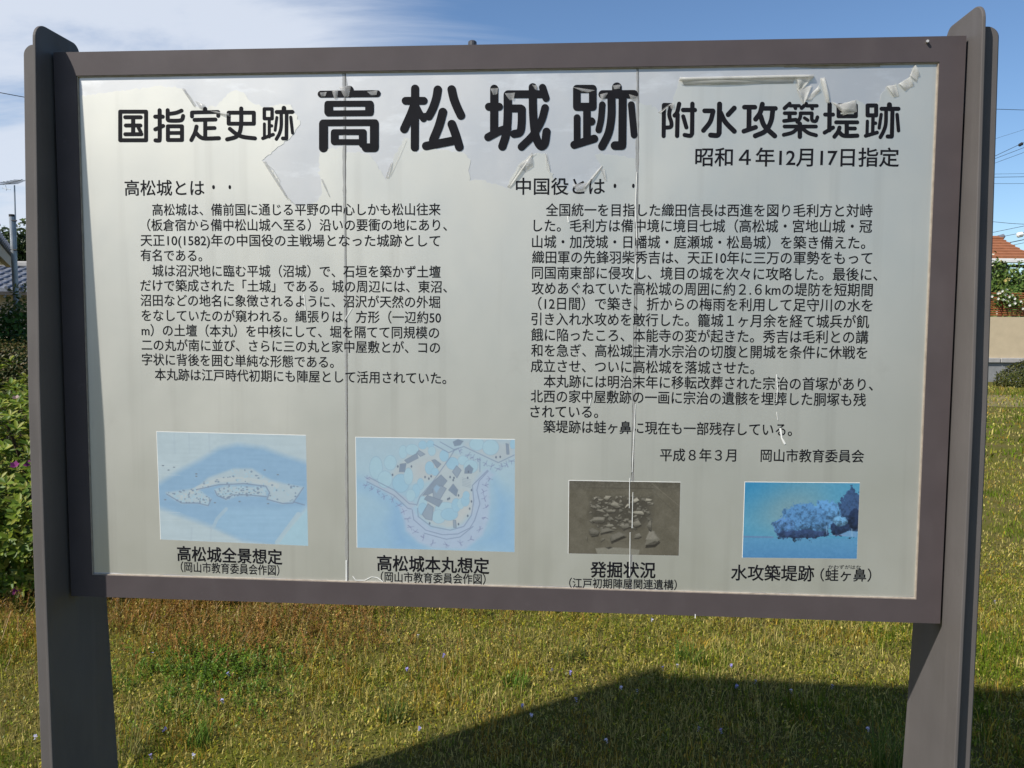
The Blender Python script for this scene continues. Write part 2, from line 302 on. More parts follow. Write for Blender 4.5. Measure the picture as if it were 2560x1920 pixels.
# posts: a tapering side plate with rounded top corners and a bar welded on its outer face
def yf(z): return float(np.interp(z - ZB, [-1.48, -1.0, -0.5, -0.1, 0.56, 0.65], [-0.076, -0.076, -0.078, -0.075, -0.052, -0.049]))
def yb(z): return float(np.interp(z - ZB, [-1.48, -1.06, -0.66, 0.64], [0.205, 0.179, 0.151, 0.109]))
for s in (-1, 1):
    top = ZB + 0.648; pr = []
    r1, r2 = 0.036, 0.026
    for z in np.linspace(-0.05, top - r1, 12): pr.append((yf(z), z))
    for k in range(1, 9):
        a = math.pi - k * math.pi / 2 / 8; pr.append((yf(top - r1) + r1 + r1 * math.cos(a), top - r1 + r1 * math.sin(a)))
    for k in range(0, 9):
        a = math.pi / 2 - k * math.pi / 2 / 8; pr.append((yb(top - r2) - r2 + r2 * math.cos(a), top - r2 + r2 * math.sin(a)))
    for z in np.linspace(top - r2, -0.05, 12)[1:]: pr.append((yb(z), z))
    xa, xb = sorted((s * 0.956, s * 0.963))
    o = MB().prism(pr, 0, xa, xb).build('post_plate', MAT['post'], board); fix_normals(o)
    bv = o.modifiers.new('b', 'BEVEL'); bv.width = 0.0016; bv.segments = 2; bv.limit_method = 'ANGLE'; bv.angle_limit = R_(50)
    # outer bar with a rounded outer shoulder, set back from the plate's front edge
    r = 0.02; t2 = ZB + 0.607; xi_, xo = 0.9632, 1.0; rings = []
    for z_ in list(np.linspace(-0.05, t2 - r, 14)) + [t2 - r + r * math.sin(a) for a in np.linspace(0, math.pi / 2, 9)[1:]]:
        xq = xo - r + math.sqrt(max(0, r * r - max(0, z_ - t2 + r) ** 2)); ya = yf(z_) + 0.023
        rings.append([(s * xi_, ya, z_), (s * (xq - .003), ya, z_), (s * xq, ya + .003, z_), (s * xq, .085, z_), (s * xi_, .085, z_)])
    m = MB(); m.add([p_ for q_ in rings for p_ in q_], [(a * 5 + k, a * 5 + (k + 1) % 5, a * 5 + 5 + (k + 1) % 5, a * 5 + 5 + k) for a in range(len(rings) - 1) for k in range(5)] + [tuple(range(5)), tuple(range((len(rings) - 1) * 5, len(rings) * 5))])
    fix_normals(m.build('post_bar', MAT['post'], board))
    for zc in (ZB - 0.42, ZB + 0.42):        # brackets tying frame and plate
        MB().box((min(s * 0.949, s * 0.957), 0.012, zc - 0.03), (max(s * 0.949, s * 0.957), 0.04, zc + 0.03)).build('bracket', MAT['dark'], board)
# bolt on the top rail, screw in the upper corner
bpos = on_y(1181, 98, 0.02)
bm_ = MB(); bm_.tube([(bpos[0], 0.02, ZB + HH - 0.002), (bpos[0], 0.02, ZB + HH + 0.006), (bpos[0], 0.02, ZB + HH + 0.012), (bpos[0], 0.02, ZB + HH + 0.0145)], [0.0092, 0.0092, 0.009, 0.006], 14)
bm_.build('bolt_head', MAT['bolt'], board)
sp_ = on_y(2318, 106, 0)
MB().tube([(sp_[0], 0.001, sp_[2]), (sp_[0] - 0.0015, -0.006, sp_[2] + 0.001)], [0.003, 0.0028], 10).build('screw', MAT['zinc'], board)
sc2 = on_y(1738, 1541, 0)
MB().box((sc2[0] - .0009, -.0006, sc2[2] - .004), (sc2[0] + .0009, .0002, sc2[2] + .005)).build('paint_chip', MAT['scrap'], board)

# three panel sheets meeting at two seams
def pp(px, py, off=0.0):
    p = on_y(px, py, YP); return np.array([p[0], YP - off, p[2]])
S1 = [pp(862, 174)[0], pp(870, 1474)[0]]; S2 = [pp(1595, 158)[0], pp(1574, 1493)[0]]
ZT, ZL = ZB + HH - FW_ + 0.003, ZB - HH + FW_ - 0.003
XL, XR = -HW + FW_ - 0.003, HW - FW_ + 0.003
sheets = []
for (lt, lb, rt, rb) in ((XL, XL, S1[0] - .0006, S1[1] - .0006), (S1[0] + .0006, S1[1] + .0006, S2[0] - .0006, S2[1] - .0006), (S2[0] + .0006, S2[1] + .0006, XR, XR)):
    m = MB(); q = [(lt, ZT), (rt, ZT), (rb, ZL), (lb, ZL)]
    m.add([(x, YP, z) for x, z in q] + [(x, YP + .003, z) for x, z in q], [(3, 2, 1, 0), (4, 5, 6, 7), (0, 1, 5, 4), (1, 2, 6, 5), (2, 3, 7, 6), (3, 0, 4, 7)])
    sheets.append(fix_normals(m.build('panel_sheet', MAT['bare'], board)))
def sheet_at(px): return sheets[0 if px < 866 else 1 if px < 1585 else 2]
# laminate film still stuck to the lower part; torn upper edge
T1 = [(190, 242), (300, 228), (395, 215), (430, 219), (456, 221), (472, 240), (489, 266), (520, 270), (545, 262), (568, 236), (591, 225), (615, 238), (640, 262), (668, 270), (695, 262), (728, 262), (738, 285), (751, 311), (738, 330), (724, 348), (690, 372), (655, 401), (668, 412), (684, 427), (700, 460), (716, 491), (736, 511), (765, 514), (790, 507), (802, 490), (806, 481), (801, 440), (797, 405), (799, 381), (825, 372), (862, 369)]
T2 = [(864, 383), (895, 379), (921, 384), (945, 415), (967, 452), (979, 411), (996, 370), (1011, 344), (1030, 350), (1040, 380), (1090, 372), (1160, 383), (1177, 400), (1172, 430), (1174, 452), (1200, 450), (1226, 457), (1250, 464), (1269, 471), (1280, 440), (1297, 411), (1331, 386), (1363, 383), (1376, 431), (1400, 462), (1421, 480), (1440, 478), (1456, 473), (1485, 440), (1504, 418), (1487, 386), (1530, 388), (1591, 397)]
T3 = [(1594, 259), (1610, 262), (1629, 261), (1647, 281), (1664, 268), (1679, 259), (1690, 226), (1698, 198), (1780, 195), (1870, 192), (1950, 191), (2034, 190), (2030, 205), (1994, 227), (2012, 257), (2030, 240), (2041, 230), (2050, 210), (2055, 194), (2064, 220), (2077, 257), (2100, 262), (2142, 249), (2160, 262), (2196, 257), (2215, 217), (2247, 211), (2262, 200), (2276, 191), (2286, 160), (2312, 158), (2346, 160)]
def film(parent, pts, xl_b, xr_b):
    jag = [np.array(pts[0], float)]
    for a, b in zip(pts[:-1], pts[1:]):
        a = np.array(a, float); b = np.array(b, float); n = max(1, int(np.linalg.norm(b - a) / 6))
        for k in range(1, n + 1):
            q = a + (b - a) * k / n
            jag.append(q + (rng.normal(0, 1.9, 2) if k < n else 0))
    P = [pp(x, y) for x, y in jag]
    lowz = ZL + 0.0035
    bx = np.linspace(xr_b, xl_b, 60); low = [(x, lowz + 0.004 * max(0, float(fbm(x * 9, 2.0, 1.6, 21)) - 0.42) * 4) for x in bx]
    outl = [(p[0], p[2]) for p in P] + low
    n = len(outl); T = 0.00045
    m = MB(); m.add([(x, YP - T, z) for x, z in outl] + [(x, YP - 0.00003, z) for x, z in outl], [tuple(range(n))] + [(i, n + i, n + (i + 1) % n, (i + 1) % n) for i in range(n)])
    return fix_normals(m.build('torn_film', MAT['film'], parent))
film(sheets[0], T1, XL + .001, S1[1] - .001); film(sheets[1], T2, S1[1] + .001, S2[1] - .001); film(sheets[2], T3, S2[1] + .001, XR - .0045)
# loose flaps of film curling off the torn edge
def flap(p0, p1, drop, curl=0.006, tip=0.5, seed=0, name='curled_film', mat='film_edge'):
    """strip along p0-p1 (pixels) that lifts off the sheet and hangs by `drop` (pixel vector) narrowing to its tip"""
    r = np.random.default_rng(seed); a, b = pp(*p0), pp(*p1); d = pp(p0[0] + drop[0], p0[1] + drop[1]) - a
    nu, nv = 9, 8; vs = []
    for j in range(nv):
        t = j / (nv - 1); sh = tip * t
        for i in range(nu):
            s_ = i / (nu - 1); q = a + (b - a) * (sh / 2 + s_ * (1 - sh)) + d * (t + 0.10 * (r.random() - 0.5) * (t > 0.6))
            lift = curl * 0.6 * math.sin(math.pi * min(1, t * 0.95)) + 0.0009
            vs.append((q[0], YP - 0.0007 - lift * (0.55 + 0.45 * math.sin(s_ * 5 + seed)) , q[2]))
    m = MB(); m.add(vs, [(j * nu + i, j * nu + i + 1, (j + 1) * nu + i + 1, (j + 1) * nu + i) for j in range(nv - 1) for i in range(nu - 1)])
    o = m.build(name, MAT[mat], sheet_at(p0[0]), smooth=True)
    so_ = o.modifiers.new('s', 'SOLIDIFY'); so_.thickness = 0.0003
    return o
FL = [((1700, 197), (1990, 191), (2, 17), .007, .06), ((1990, 192), (2036, 190), (-14, 34), .007, .8), ((1992, 222), (2030, 214), (-2, 42), .006, .95), ((2012, 250), (2046, 216), (10, 6), .004, .3),
      ((2050, 196), (2062, 194), (14, 62), .007, .3), ((2078, 254), (2100, 262), (18, 22), .005, .4), ((2096, 262), (2140, 250), (6, 28), .007, .2), ((2216, 216), (2240, 212), (12, 28), .006, .4),
      ((2246, 210), (2276, 192), (12, 20), .006, .3), ((2274, 190), (2287, 160), (14, 22), .006, .5), ((488, 252), (512, 262), (4, 16), .004, .6), ((522, 276), (572, 284), (18, 10), .005, .5),
      ((455, 222), (462, 222), (28, 44), .003, .5), ((657, 404), (664, 402), (58, 92), .003, .4), ((802, 448), (806, 446), (20, 44), .003, .5), ((964, 446), (972, 446), (12, -40), .003, .6),
      ((1268, 468), (1276, 470), (58, -84), .006, .3), ((1296, 414), (1330, 388), (10, 22), .006, .4), ((1458, 470), (1464, 474), (44, -56), .005, .3), ((1430, 462), (1470, 456), (4, 20), .005, .5),
      ((1362, 384), (1368, 384), (10, 44), .003, .5), ((1500, 420), (1512, 424), (8, 30), .003, .6), ((1645, 282), (1652, 284), (30, -24), .004, .6), ((1672, 262), (1684, 258), (4, 12), .003, .4),
      ((830, 228), (846, 224), (2, 20), .004, .5), ((848, 218), (878, 214), (4, 26), .005, .6), ((1226, 222), (1246, 220), (2, 16), .004, .5), ((1262, 234), (1288, 232), (4, 18), .004, .6),
      ((1330, 212), (1342, 214), (4, 12), .004, .6), ((1532, 214), (1552, 212), (0, 10), .003, .3), ((1500, 236), (1520, 232), (-4, 16), .004, .6), ((1572, 236), (1594, 242), (0, 12), .003, .5),
      ((1430, 218), (1488, 226), (4, 8), .003, .7), ((800, 232), (818, 230), (0, 10), .003, .4), ((918, 230), (945, 226), (4, 10), .003, .5)]
for k, (a, b, d, c, t) in enumerate(FL): flap(a, b, d, c if k < 24 else c * .45, t, k, mat='film_edge' if k < 10 or k == 16 else 'scuff')
# the rolled lip of film under the top rail
L0, L1 = pp(1698, 197), pp(2032, 190); lp = []
rl = MB()
for i in range(14):
    q = L0 + (L1 - L0) * i / 13
    for a in np.linspace(-0.4, 4.6, 9): lp.append((q[0], YP - 0.004 - 0.0036 * math.cos(a + 3.1), q[2] - 0.002 + 0.0036 * math.sin(a)))
rl.add(lp, [(i * 9 + k, (i + 1) * 9 + k, (i + 1) * 9 + k + 1, i * 9 + k + 1) for i in range(13) for k in range(8)])
o = rl.build('film_roll', MAT['film_edge'], sheets[2], smooth=True); so_ = o.modifiers.new('s', 'SOLIDIFY'); so_.thickness = 0.0004
# clear tape along the two seams
def strip(path, width, off, name, mat, parent, seed=0, thick=0.0):
    r = np.random.default_rng(seed); m = MB(); vs = []
    P = []
    for a, b in zip(path[:-1], path[1:]):
        a = np.array(a, float); b = np.array(b, float); n = max(2, int(np.linalg.norm(b - a) / 14))
        P += [a + (b - a) * k / n for k in range(n)]
    P.append(np.array(path[-1], float))
    for i, q in enumerate(P):
        d = P[min(i + 1, len(P) - 1)] - P[max(i - 1, 0)]; nrm = np.array([-d[1], d[0]]) / (np.linalg.norm(d) + 1e-9)
        wv = width(i / (len(P) - 1)) if callable(width) else width; wv = wv * (0.75 + 0.5 * r.random())
        for sg in (-1, 1):
            w3 = pp(*(q + nrm * wv * sg / 2)); vs.append((w3[0], YP - off, w3[2]))
    m.add(vs, [(2 * i, 2 * i + 1, 2 * i + 3, 2 * i + 2) for i in range(len(P) - 1)])
    return fix_normals(m.build(name, mat, parent))
strip([(859, 176), (862, 210), (861, 420), (866, 900), (868, 1472)], lambda t: 5 + 6 * (t < .04) + 4 * abs(math.sin(t * 9)), 0.0006, 'seam_tape', MAT['tape'], sheets[0], 3)
strip([(1593, 160), (1594, 210), (1592, 600), (1586, 1000), (1576, 1490)], lambda t: 5 + 4 * abs(math.sin(t * 13)), 0.0006, 'seam_tape', MAT['tape'], sheets[1], 4)
MAT['seamline'] = material('seam_line', (0.05, 0.045, 0.04), 0.6, 0.3, 0.2, 20)
strip([(864, 176), (863, 240), (864, 430), (868, 900), (872, 1473)], 1.3, 0.00066, 'seam_gap', MAT['seamline'], sheets[0], 5)
strip([(1596, 160), (1596, 300), (1593, 700), (1587, 1000), (1576, 1492)], 1.1, 0.00066, 'seam_gap', MAT['seamline'], sheets[1], 6)
SCR = [([(1588, 1010), (1584, 1100), (1580, 1180)], 4), ([(1574, 1195), (1573, 1270)], 3), ([(1582, 1230), (1580, 1320)], 3), ([(1575, 1330), (1574, 1440)], 3), ([(1592, 430), (1588, 520), (1592, 600)], 4), ([(1590, 640), (1586, 700)], 4),
       ([(1466, 1487), (1484, 1479), (1498, 1472)], 6), ([(1498, 1472), (1530, 1478), (1562, 1472)], 2.5), ([(866, 1400), (866, 1468), (858, 1468)], 4), ([(882, 1440), (890, 1450), (912, 1450), (930, 1441), (944, 1444), (956, 1452), (960, 1468)], 2.5),
       ([(1941, 936), (1943, 970), (1941, 1005)], 3), ([(1950, 1070), (1954, 1095), (1962, 1110)], 6), ([(1419, 540), (1421, 556)], 4), ([(1941, 1030), (1944, 1050)], 2.5), ([(880, 770), (862, 800)], 3), ([(760, 735), (764, 775)], 3), ([(1478, 994), (1474, 1012)], 3),
       ([(1002, 1471), (1040, 1473), (1090, 1476)], 2.5), ([(1270, 1480), (1330, 1482)], 3), ([(1712, 1489), (1760, 1490), (1850, 1493)], 3), ([(1440, 880), (1442, 902)], 3), ([(690, 445), (716, 490), (742, 516)], 4), ([(1016, 350), (1000, 388), (976, 440)], 3), ([(1340, 384), (1302, 412), (1272, 464)], 5), ([(1502, 420), (1480, 442), (1462, 470)], 5), ([(655, 401), (684, 424), (700, 452)], 3), ([(1365, 388), (1366, 420), (1380, 442)], 3), ([(458, 222), (474, 240), (488, 262)], 3.5)]
for k, (q, wd) in enumerate(SCR): strip(q, wd * (.5 if k < 6 else .7), 0.0016, 'film_scrap', MAT['film_edge'] if k > 19 else MAT['scrap'], sheet_at(q[0][0]), 30 + k)
for k, (q, wd) in enumerate([([(420, 186), (520, 182), (620, 176)], 9), ([(640, 176), (760, 174), (850, 171)], 6), ([(880, 172), (990, 171), (1100, 168)], 6), ([(1110, 168), (1180, 170)], 6), ([(1230, 166), (1330, 166), (1390, 164)], 5), ([(1680, 162), (1800, 162), (1920, 161)], 8), ([(1960, 163), (2060, 166), (2200, 163)], 10), ([(1430, 164), (1560, 163)], 4)]):
    strip(q, wd, 0.0005, 'glue_residue', MAT['residue'], sheet_at(q[0][0]), 60 + k)

# lettering in the built-in font ------------------------------------------------
fc = bpy.data.curves.new('text_tmp', 'FONT'); fo = bpy.data.objects.new('text_tmp', fc); COL.objects.link(fo)
fc.size = 1.0; fc.resolution_u = 3
def text_mesh(s, offset):
    fc.body = s; fc.bevel_depth = offset; fc.bevel_resolution = 0; fc.fill_mode = 'FRONT'
    dg = bpy.context.evaluated_depsgraph_get(); dg.update()
    me = bpy.data.meshes.new_from_object(fo.evaluated_get(dg)); n = len(me.vertices)
    v = np.zeros(n * 3, np.float32); me.vertices.foreach_get('co', v); v = v.reshape(-1, 3)
    return me, v
HUGE = {}
def line(s, l, r, height, off=0.011, ink=0.0007, mid=None):
    """one line of print: l, r = pixel of the ink's left/right end at mid height; height = glyph height in pixels"""
    me, v = text_mesh(s, off)
    x0, x1 = v[:, 0].min(), v[:, 0].max()
    A, B = pp(*l), pp(*r); ex = (B - A) / (x1 - x0)
    hh = np.linalg.norm(pp(l[0], l[1] - height / 2) - pp(l[0], l[1] + height / 2)); k = hh / 0.90
    up = np.array([0, 0, 1.0]); nv = A[None] + (v[:, 0:1] - x0) * ex[None] + (v[:, 1:2] - 0.378) * k * up[None]
    nv[:, 1] = YP - ink - np.clip(v[:, 2], 0, 1) * 0.006
    me.vertices.foreach_set('co', nv.astype(np.float32).ravel()); me.materials.clear(); me.update()
    return link('lettering', me, MAT['ink'], sheet_at((l[0] + r[0]) / 2))
z3 = lambda x, y: (200 + x / 2.127, 420 + y / 2.127)
LEFT = [('高松城は、備前国に通じる平野の中心しかも松山往来', 385, 222, 1918, 220), ('（板倉宿から備中松山城へ至る）沿いの要衝の地にあり、', 358, 303, 1952, 303), ('天正10(1582)年の中国役の主戦場となった城跡として', 322, 384, 1915, 387), ('有名である。', 322, 463, 650, 466),
        ('城は沼沢地に臨む平城（沼城）で、石垣を築かず土壇', 385, 546, 1918, 552), ('だけで築成された「土城」である。城の周辺には、東沼、', 322, 624, 1952, 632), ('沼田などの地名に象徴されるように、沼沢が天然の外堀', 322, 703, 1915, 713), ('をなしていたのが窺われる。縄張りは、方形（一辺約50', 328, 783, 1920, 795),
        ('m）の土壇（本丸）を中核にして、堀を隔てて同規模の', 328, 862, 1910, 876), ('二の丸が南に並び、さらに三の丸と家中屋敷とが、コの', 328, 940, 1915, 955), ('字状に背後を囲む単純な形態である。', 330, 1017, 1350, 1032), ('本丸跡は江戸時代初期にも陣屋として活用されていた。', 398, 1097, 1948, 1118)]
for s, a, b, c, d in LEFT: line(s, z3(a, b), z3(c, d), 29)
line('高松城とは', z3(238, 106), z3(662, 106), 38); line('・', z3(703, 102), z3(718, 102), 38, 0.02); line('・', z3(790, 102), z3(804, 102), 38, 0.02)
z4 = lambda x, y: (1240 + x / 2.074, 380 + y / 2.074)
RIGHT_T = [('全国統一を目指した織田信長は西進を図り毛利方と対峙', 258, 300, 1952, 304), ('した。毛利方は備中境に境目七城（高松城・宮地山城・冠', 195, 381, 1950, 385), ('山城・加茂城・日幡城・庭瀬城・松島城）を築き備えた。', 187, 465, 1915, 470), ('織田軍の先鋒羽柴秀吉は、天正10年に三万の軍勢をもって', 187, 545, 1950, 550),
           ('同国南東部に侵攻し、境目の城を次々に攻略した。最後に、', 187, 625, 1978, 635), ('攻めあぐねていた高松城の周囲に約２.６kmの堤防を短期間', 185, 706, 1953, 715), ('（12日間）で築き、折からの梅雨を利用して足守川の水を', 218, 785, 1953, 795), ('引き入れ水攻めを敢行した。籠城１ヶ月余を経て城兵が飢', 183, 865, 1935, 880),
           ('餓に陥ったころ、本能寺の変が起きた。秀吉は毛利との講', 182, 947, 1930, 960), ('和を急ぎ、高松城主清水宗治の切腹と開城を条件に休戦を', 182, 1028, 1925, 1040), ('成立させ、ついに高松城を落城させた。', 180, 1108, 1340, 1120), ('本丸跡には明治末年に移転改葬された宗治の首塚があり、', 247, 1188, 1955, 1205),
           ('北西の家中屋敷跡の一画に宗治の遺骸を埋葬した胴塚も残', 180, 1265, 1918, 1285), ('されている。', 178, 1345, 530, 1347), ('築堤跡は蛙ヶ鼻に現在も一部残存している。', 245, 1423, 1535, 1440), ('平成８年３月', 850, 1570, 1245, 1572), ('岡山市教育委員会', 1372, 1573, 1908, 1577)]
for s, a, b, c, d in RIGHT_T: line(s, z4(a, b), z4(c, d), 31)
line('中国役とは', z4(103, 178), z4(565, 178), 41); line('・', z4(609, 176), z4(624, 176), 40, 0.02); line('・', z4(705, 176), z4(719, 176), 40, 0.02)
line('昭和４年12月17日指定', (1738, 392.5), (2248, 393.5), 45, 0.014)
z5 = lambda x, y: (200 + x / 1.975, 1040 + y / 1.975)
z6 = lambda x, y: (1320 + x / 1.975, 1140 + y / 1.975)
line('高松城全景想定', z5(480, 678), z5(1000, 697), 36, 0.02); line('（岡山市教育委員会作図）', z5(498, 744), z5(985, 762), 25, 0.012)
line('高松城本丸想定', z5(1467, 725), z5(2022, 741), 38, 0.02); line('（岡山市教育委員会作図）', z5(1485, 793), z5(2003, 806), 25, 0.012)
line('発掘状況', z6(307, 560), z6(630, 564), 38, 0.02); line('（江戸初期陣屋関連遺構）', z6(203, 626), z6(735, 636), 24, 0.012)
line('水攻築堤跡', z6(1002, 575), z6(1413, 580), 38, 0.014); line('（蛙ヶ鼻）', z6(1443, 586), z6(1695, 588), 31, 0.01); line('かわずがはな', z6(1482, 547), z6(1643, 549), 10, 0.006)
bpy.data.objects.remove(fo)

# headline characters drawn stroke by stroke with round ends ----------------------
def rounded(strokes, org, sc, name='headline_character'):
    m = MB(); k = 0
    for (wd, pts) in strokes:
        if len(pts) > 2 and pts[0] != pts[-1]:                 # smooth open curves
            P = [np.array(p, float) for p in pts]; Q = [P[0]]
            E_ = [2 * P[0] - P[1]] + P + [2 * P[-1] - P[-2]]
            for i in range(1, len(E_) - 2):
                for t in (0.25, 0.5, 0.75, 1.0):
                    a, b, c, d = E_[i - 1:i + 3]
                    Q.append(0.5 * (2 * b + (c - a) * t + (2 * a - 5 * b + 4 * c - d) * t * t + (3 * b - a - 3 * c + d) * t ** 3))
        else: Q = [np.array(p, float) for p in pts]
        r = wd / 2.0
        for i, q in enumerate(Q):                              # round joints and ends
            y = YP - 0.0008 - 0.0000012 * k; k += 1
            ring = [pp(org[0] + (q[0] + r * math.cos(2 * math.pi * j / 22)) / sc, org[1] + (q[1] + r * math.sin(2 * math.pi * j / 22)) / sc) for j in range(22)]
            m.add([(p[0], y, p[2]) for p in ring], [tuple(range(22))])
        for a, b in zip(Q[:-1], Q[1:]):
            y = YP - 0.0008 - 0.0000012 * k; k += 1
            d = b - a; n = np.array([-d[1], d[0]]) / (np.linalg.norm(d) + 1e-9) * r
            m.add([(p[0], y, p[2]) for p in (pp(org[0] + c[0] / sc, org[1] + c[1] / sc) for c in (a + n, b + n, b - n, a - n))], [(0, 1, 2, 3)])
    return m.build(name, MAT['ink'], sheet_at(org[0] + 70))
def box_(x0, y0, x1, y1): return [(x0, y0), (x1, y0), (x1, y1), (x0, y1), (x0, y0)]
G1 = [(150, [(200, 310), (1425, 298)]), (190, [(815, 220), (815, 290)]), (130, [(340, 520), (1280, 516)]), (130, [(350, 730), (1280, 722)]), (192, [(366, 550), (366, 698)]), (192, [(1257, 545), (1257, 690)]),
      (145, [(240, 935), (1380, 930)]), (195, [(252, 962), (252, 1485)]), (195, [(1362, 958), (1362, 1470)]), (190, [(1362, 1478), (1180, 1478)]), (127, [(478, 1138), (1130, 1136)]), (127, [(478, 1355), (1130, 1355)]), (172, [(497, 1162), (497, 1335)]), (172, [(1108, 1160), (1108, 1400)])]
G2 = [(178, [(417, 190), (410, 1475)]), (172, [(210, 455), (605, 455)]), (185, [(400, 540), (330, 740), (180, 1070)]), (150, [(430, 560), (510, 720), (600, 845)]), (185, [(912, 212), (880, 400), (805, 620), (715, 790)]), (120, [(560, 790), (700, 770)]),
      (188, [(1215, 208), (1265, 420), (1340, 610), (1418, 775)]), (192, [(1022, 702), (940, 1000), (815, 1310)]), (188, [(660, 1442), (1320, 1312)]), (190, [(1218, 965), (1300, 1190), (1382, 1462)])]
G3 = [(180, [(312, 193), (308, 1120)]), (175, [(195, 585), (415, 585)]), (176, [(178, 1248), (440, 1110), (600, 1060)]), (172, [(610, 312), (1400, 310)]), (185, [(606, 325), (604, 820), (570, 1180), (488, 1450)]), (172, [(640, 620), (890, 622)]), (178, [(912, 640), (908, 960), (870, 1140), (745, 1178)]),
      (180, [(1152, 160), (1158, 700), (1195, 1130), (1262, 1360), (1345, 1450), (1418, 1370), (1452, 1130)]), (160, [(1365, 165), (1440, 400)]), (168, [(1420, 610), (1340, 890), (1160, 1200), (905, 1460)])]
G4 = [(168, [(280, 190), (280, 590)]), (168, [(628, 190), (628, 590)]), (178, [(285, 195), (625, 195)]), (178, [(285, 586), (625, 586)]), (168, [(500, 640), (500, 1320)]), (180, [(540, 905), (596, 905)]), (150, [(285, 822), (285, 1340)]), (178, [(225, 1415), (658, 1282)]),
      (212, [(1155, 160), (1155, 260)]), (183, [(842, 315), (1525, 311)]), (145, [(835, 540), (808, 860), (756, 1090)]), (178, [(1035, 400), (1035, 780), (975, 1150), (830, 1450)]), (178, [(1280, 400), (1272, 1400)]), (190, [(1262, 1432), (1112, 1432)]), (150, [(1468, 540), (1530, 1200)])]
for gph, ox in ((G1, 780), (G2, 990), (G3, 1200), (G4, 1410)): rounded(gph, (ox, 200), 8.73)
A1 = [(92, box_(192, 270, 788, 928)), (92, [(308, 398), (664, 398)]), (92, [(322, 588), (656, 588)]), (92, [(310, 790), (680, 788)]), (95, [(490, 400), (490, 790)]), (84, [(615, 645), (665, 740)])]
A2 = [(95, [(1100, 238), (1102, 860), (1080, 930), (1005, 930)]), (95, [(1000, 385), (1170, 385)]), (92, [(1000, 677), (1180, 597)]), (92, [(1285, 235), (1285, 440)]), (92, [(1285, 430), (1320, 474), (1560, 474), (1622, 440), (1640, 368)]), (90, [(1320, 320), (1480, 295), (1605, 246)]), (90, box_(1290, 606, 1615, 922)), (86, [(1290, 760), (1615, 758)])]
B0 = [(90, [(-275, 380), (-275, 292)]), (88, [(-270, 288), (325, 276)]), (90, [(330, 282), (330, 368)]), (95, [(28, 205), (28, 260)]), (92, [(-215, 460), (265, 450)]), (92, [(30, 460), (30, 880)]), (90, [(40, 650), (245, 646)]), (92, [(-170, 612), (-205, 750), (-290, 924)]), (95, [(-180, 760), (-90, 850), (30, 888), (345, 880)])]
B1 = [(92, box_(570, 293, 1150, 547)), (95, [(860, 197), (860, 540)]), (95, [(860, 540), (830, 730), (740, 850), (535, 908)]), (95, [(600, 667), (740, 778), (900, 850), (1175, 884)])]
J = lambda: None
B2 = [(80, box_(1391, 207, 1570, 430)), (72, [(1505, 440), (1505, 850)]), (75, [(1530, 595), (1560, 595)]), (68, [(1393, 550), (1393, 860)]), (80, [(1357, 884), (1595, 796)]), (105, [(1843, 187), (1843, 262)]), (94, [(1677, 278), (2035, 275)]), (66, [(1680, 402), (1640, 700)]), (78, [(1780, 300), (1780, 600), (1740, 770), (1668, 902)]), (84, [(1905, 300), (1900, 880)]), (88, [(1895, 888), (1818, 886)]), (72, [(2000, 397), (2042, 762)])]
rounded(A1, (280, 250), 9.217); rounded(A2, (280, 250), 9.217); rounded(B0, (510, 250), 9.217); rounded(B1, (510, 250), 9.217); rounded(B2, (510, 250), 9.217)
C1 = [(75, [(140, 165), (135, 715)]), (72, [(142, 160), (268, 162)]), (72, [(268, 168), (234, 330), (272, 470), (262, 550), (160, 566)]), (76, [(412, 140), (375, 290), (330, 348)]), (78, [(384, 330), (375, 712)]), (78, [(482, 250), (692, 250)]), (78, [(648, 140), (642, 670)]), (76, [(642, 670), (610, 710), (510, 696)]), (74, [(484, 365), (540, 560)])]
C2 = [(92, [(1133, 146), (1125, 660)]), (90, [(1125, 660), (1090, 704), (972, 698)]), (84, [(865, 265), (1015, 266)]), (84, [(1018, 275), (965, 460), (845, 616)]), (88, [(1395, 216), (1285, 334)]), (90, [(1150, 300), (1235, 465), (1395, 630)])]
C3 = [(84, [(1575, 200), (1762, 200)]), (88, [(1660, 220), (1655, 580)]), (84, [(1565, 630), (1775, 558)]), (88, [(1895, 147), (1855, 300), (1775, 414)]), (82, [(1890, 222), (2130, 222)]), (88, [(2080, 260), (2050, 450), (1950, 625), (1768, 712)]), (90, [(1865, 360), (1935, 540), (2115, 712)])]
rounded(C1, (1640, 240), 7.135); rounded(C2, (1640, 240), 7.135); rounded(C3, (1640, 240), 7.135)
D1 = [(66, [(235, 132), (145, 214)]), (60, [(240, 170), (400, 170)]), (62, [(320, 180), (335, 215)]), (66, [(520, 137), (440, 210)]), (62, [(530, 170), (705, 170)]), (62, [(610, 180), (625, 220)]), (64, [(147, 298), (333, 298)]), (72, [(232, 300), (232, 415)]), (66, [(137, 432), (340, 410)]), (62, [(420, 298), (618, 298)]), (62, [(618, 300), (618, 410), (650, 436), (690, 430), (714, 366)]), (64, [(425, 300), (412, 380), (365, 450)]), (56, [(490, 380), (550, 420)]), (66, [(145, 528), (688, 528)]), (78, [(410, 480), (410, 704)]), (66, [(370, 560), (280, 632), (132, 672)]), (66, [(450, 560), (560, 640), (690, 680)])]
D2 = [(78, [(925, 147), (920, 590)]), (70, [(847, 322), (983, 322)]), (68, [(837, 634), (985, 546)]), (70, box_(1078, 165, 1378, 350)), (54, [(1080, 258), (1378, 258)]), (68, [(1037, 455), (1403, 455)]), (76, [(1220, 460), (1220, 670)]), (66, [(1230, 562), (1363, 562)]), (72, [(1095, 547), (1070, 620), (1007, 704)]), (74, [(1085, 620), (1150, 680), (1250, 690), (1402, 686)])]
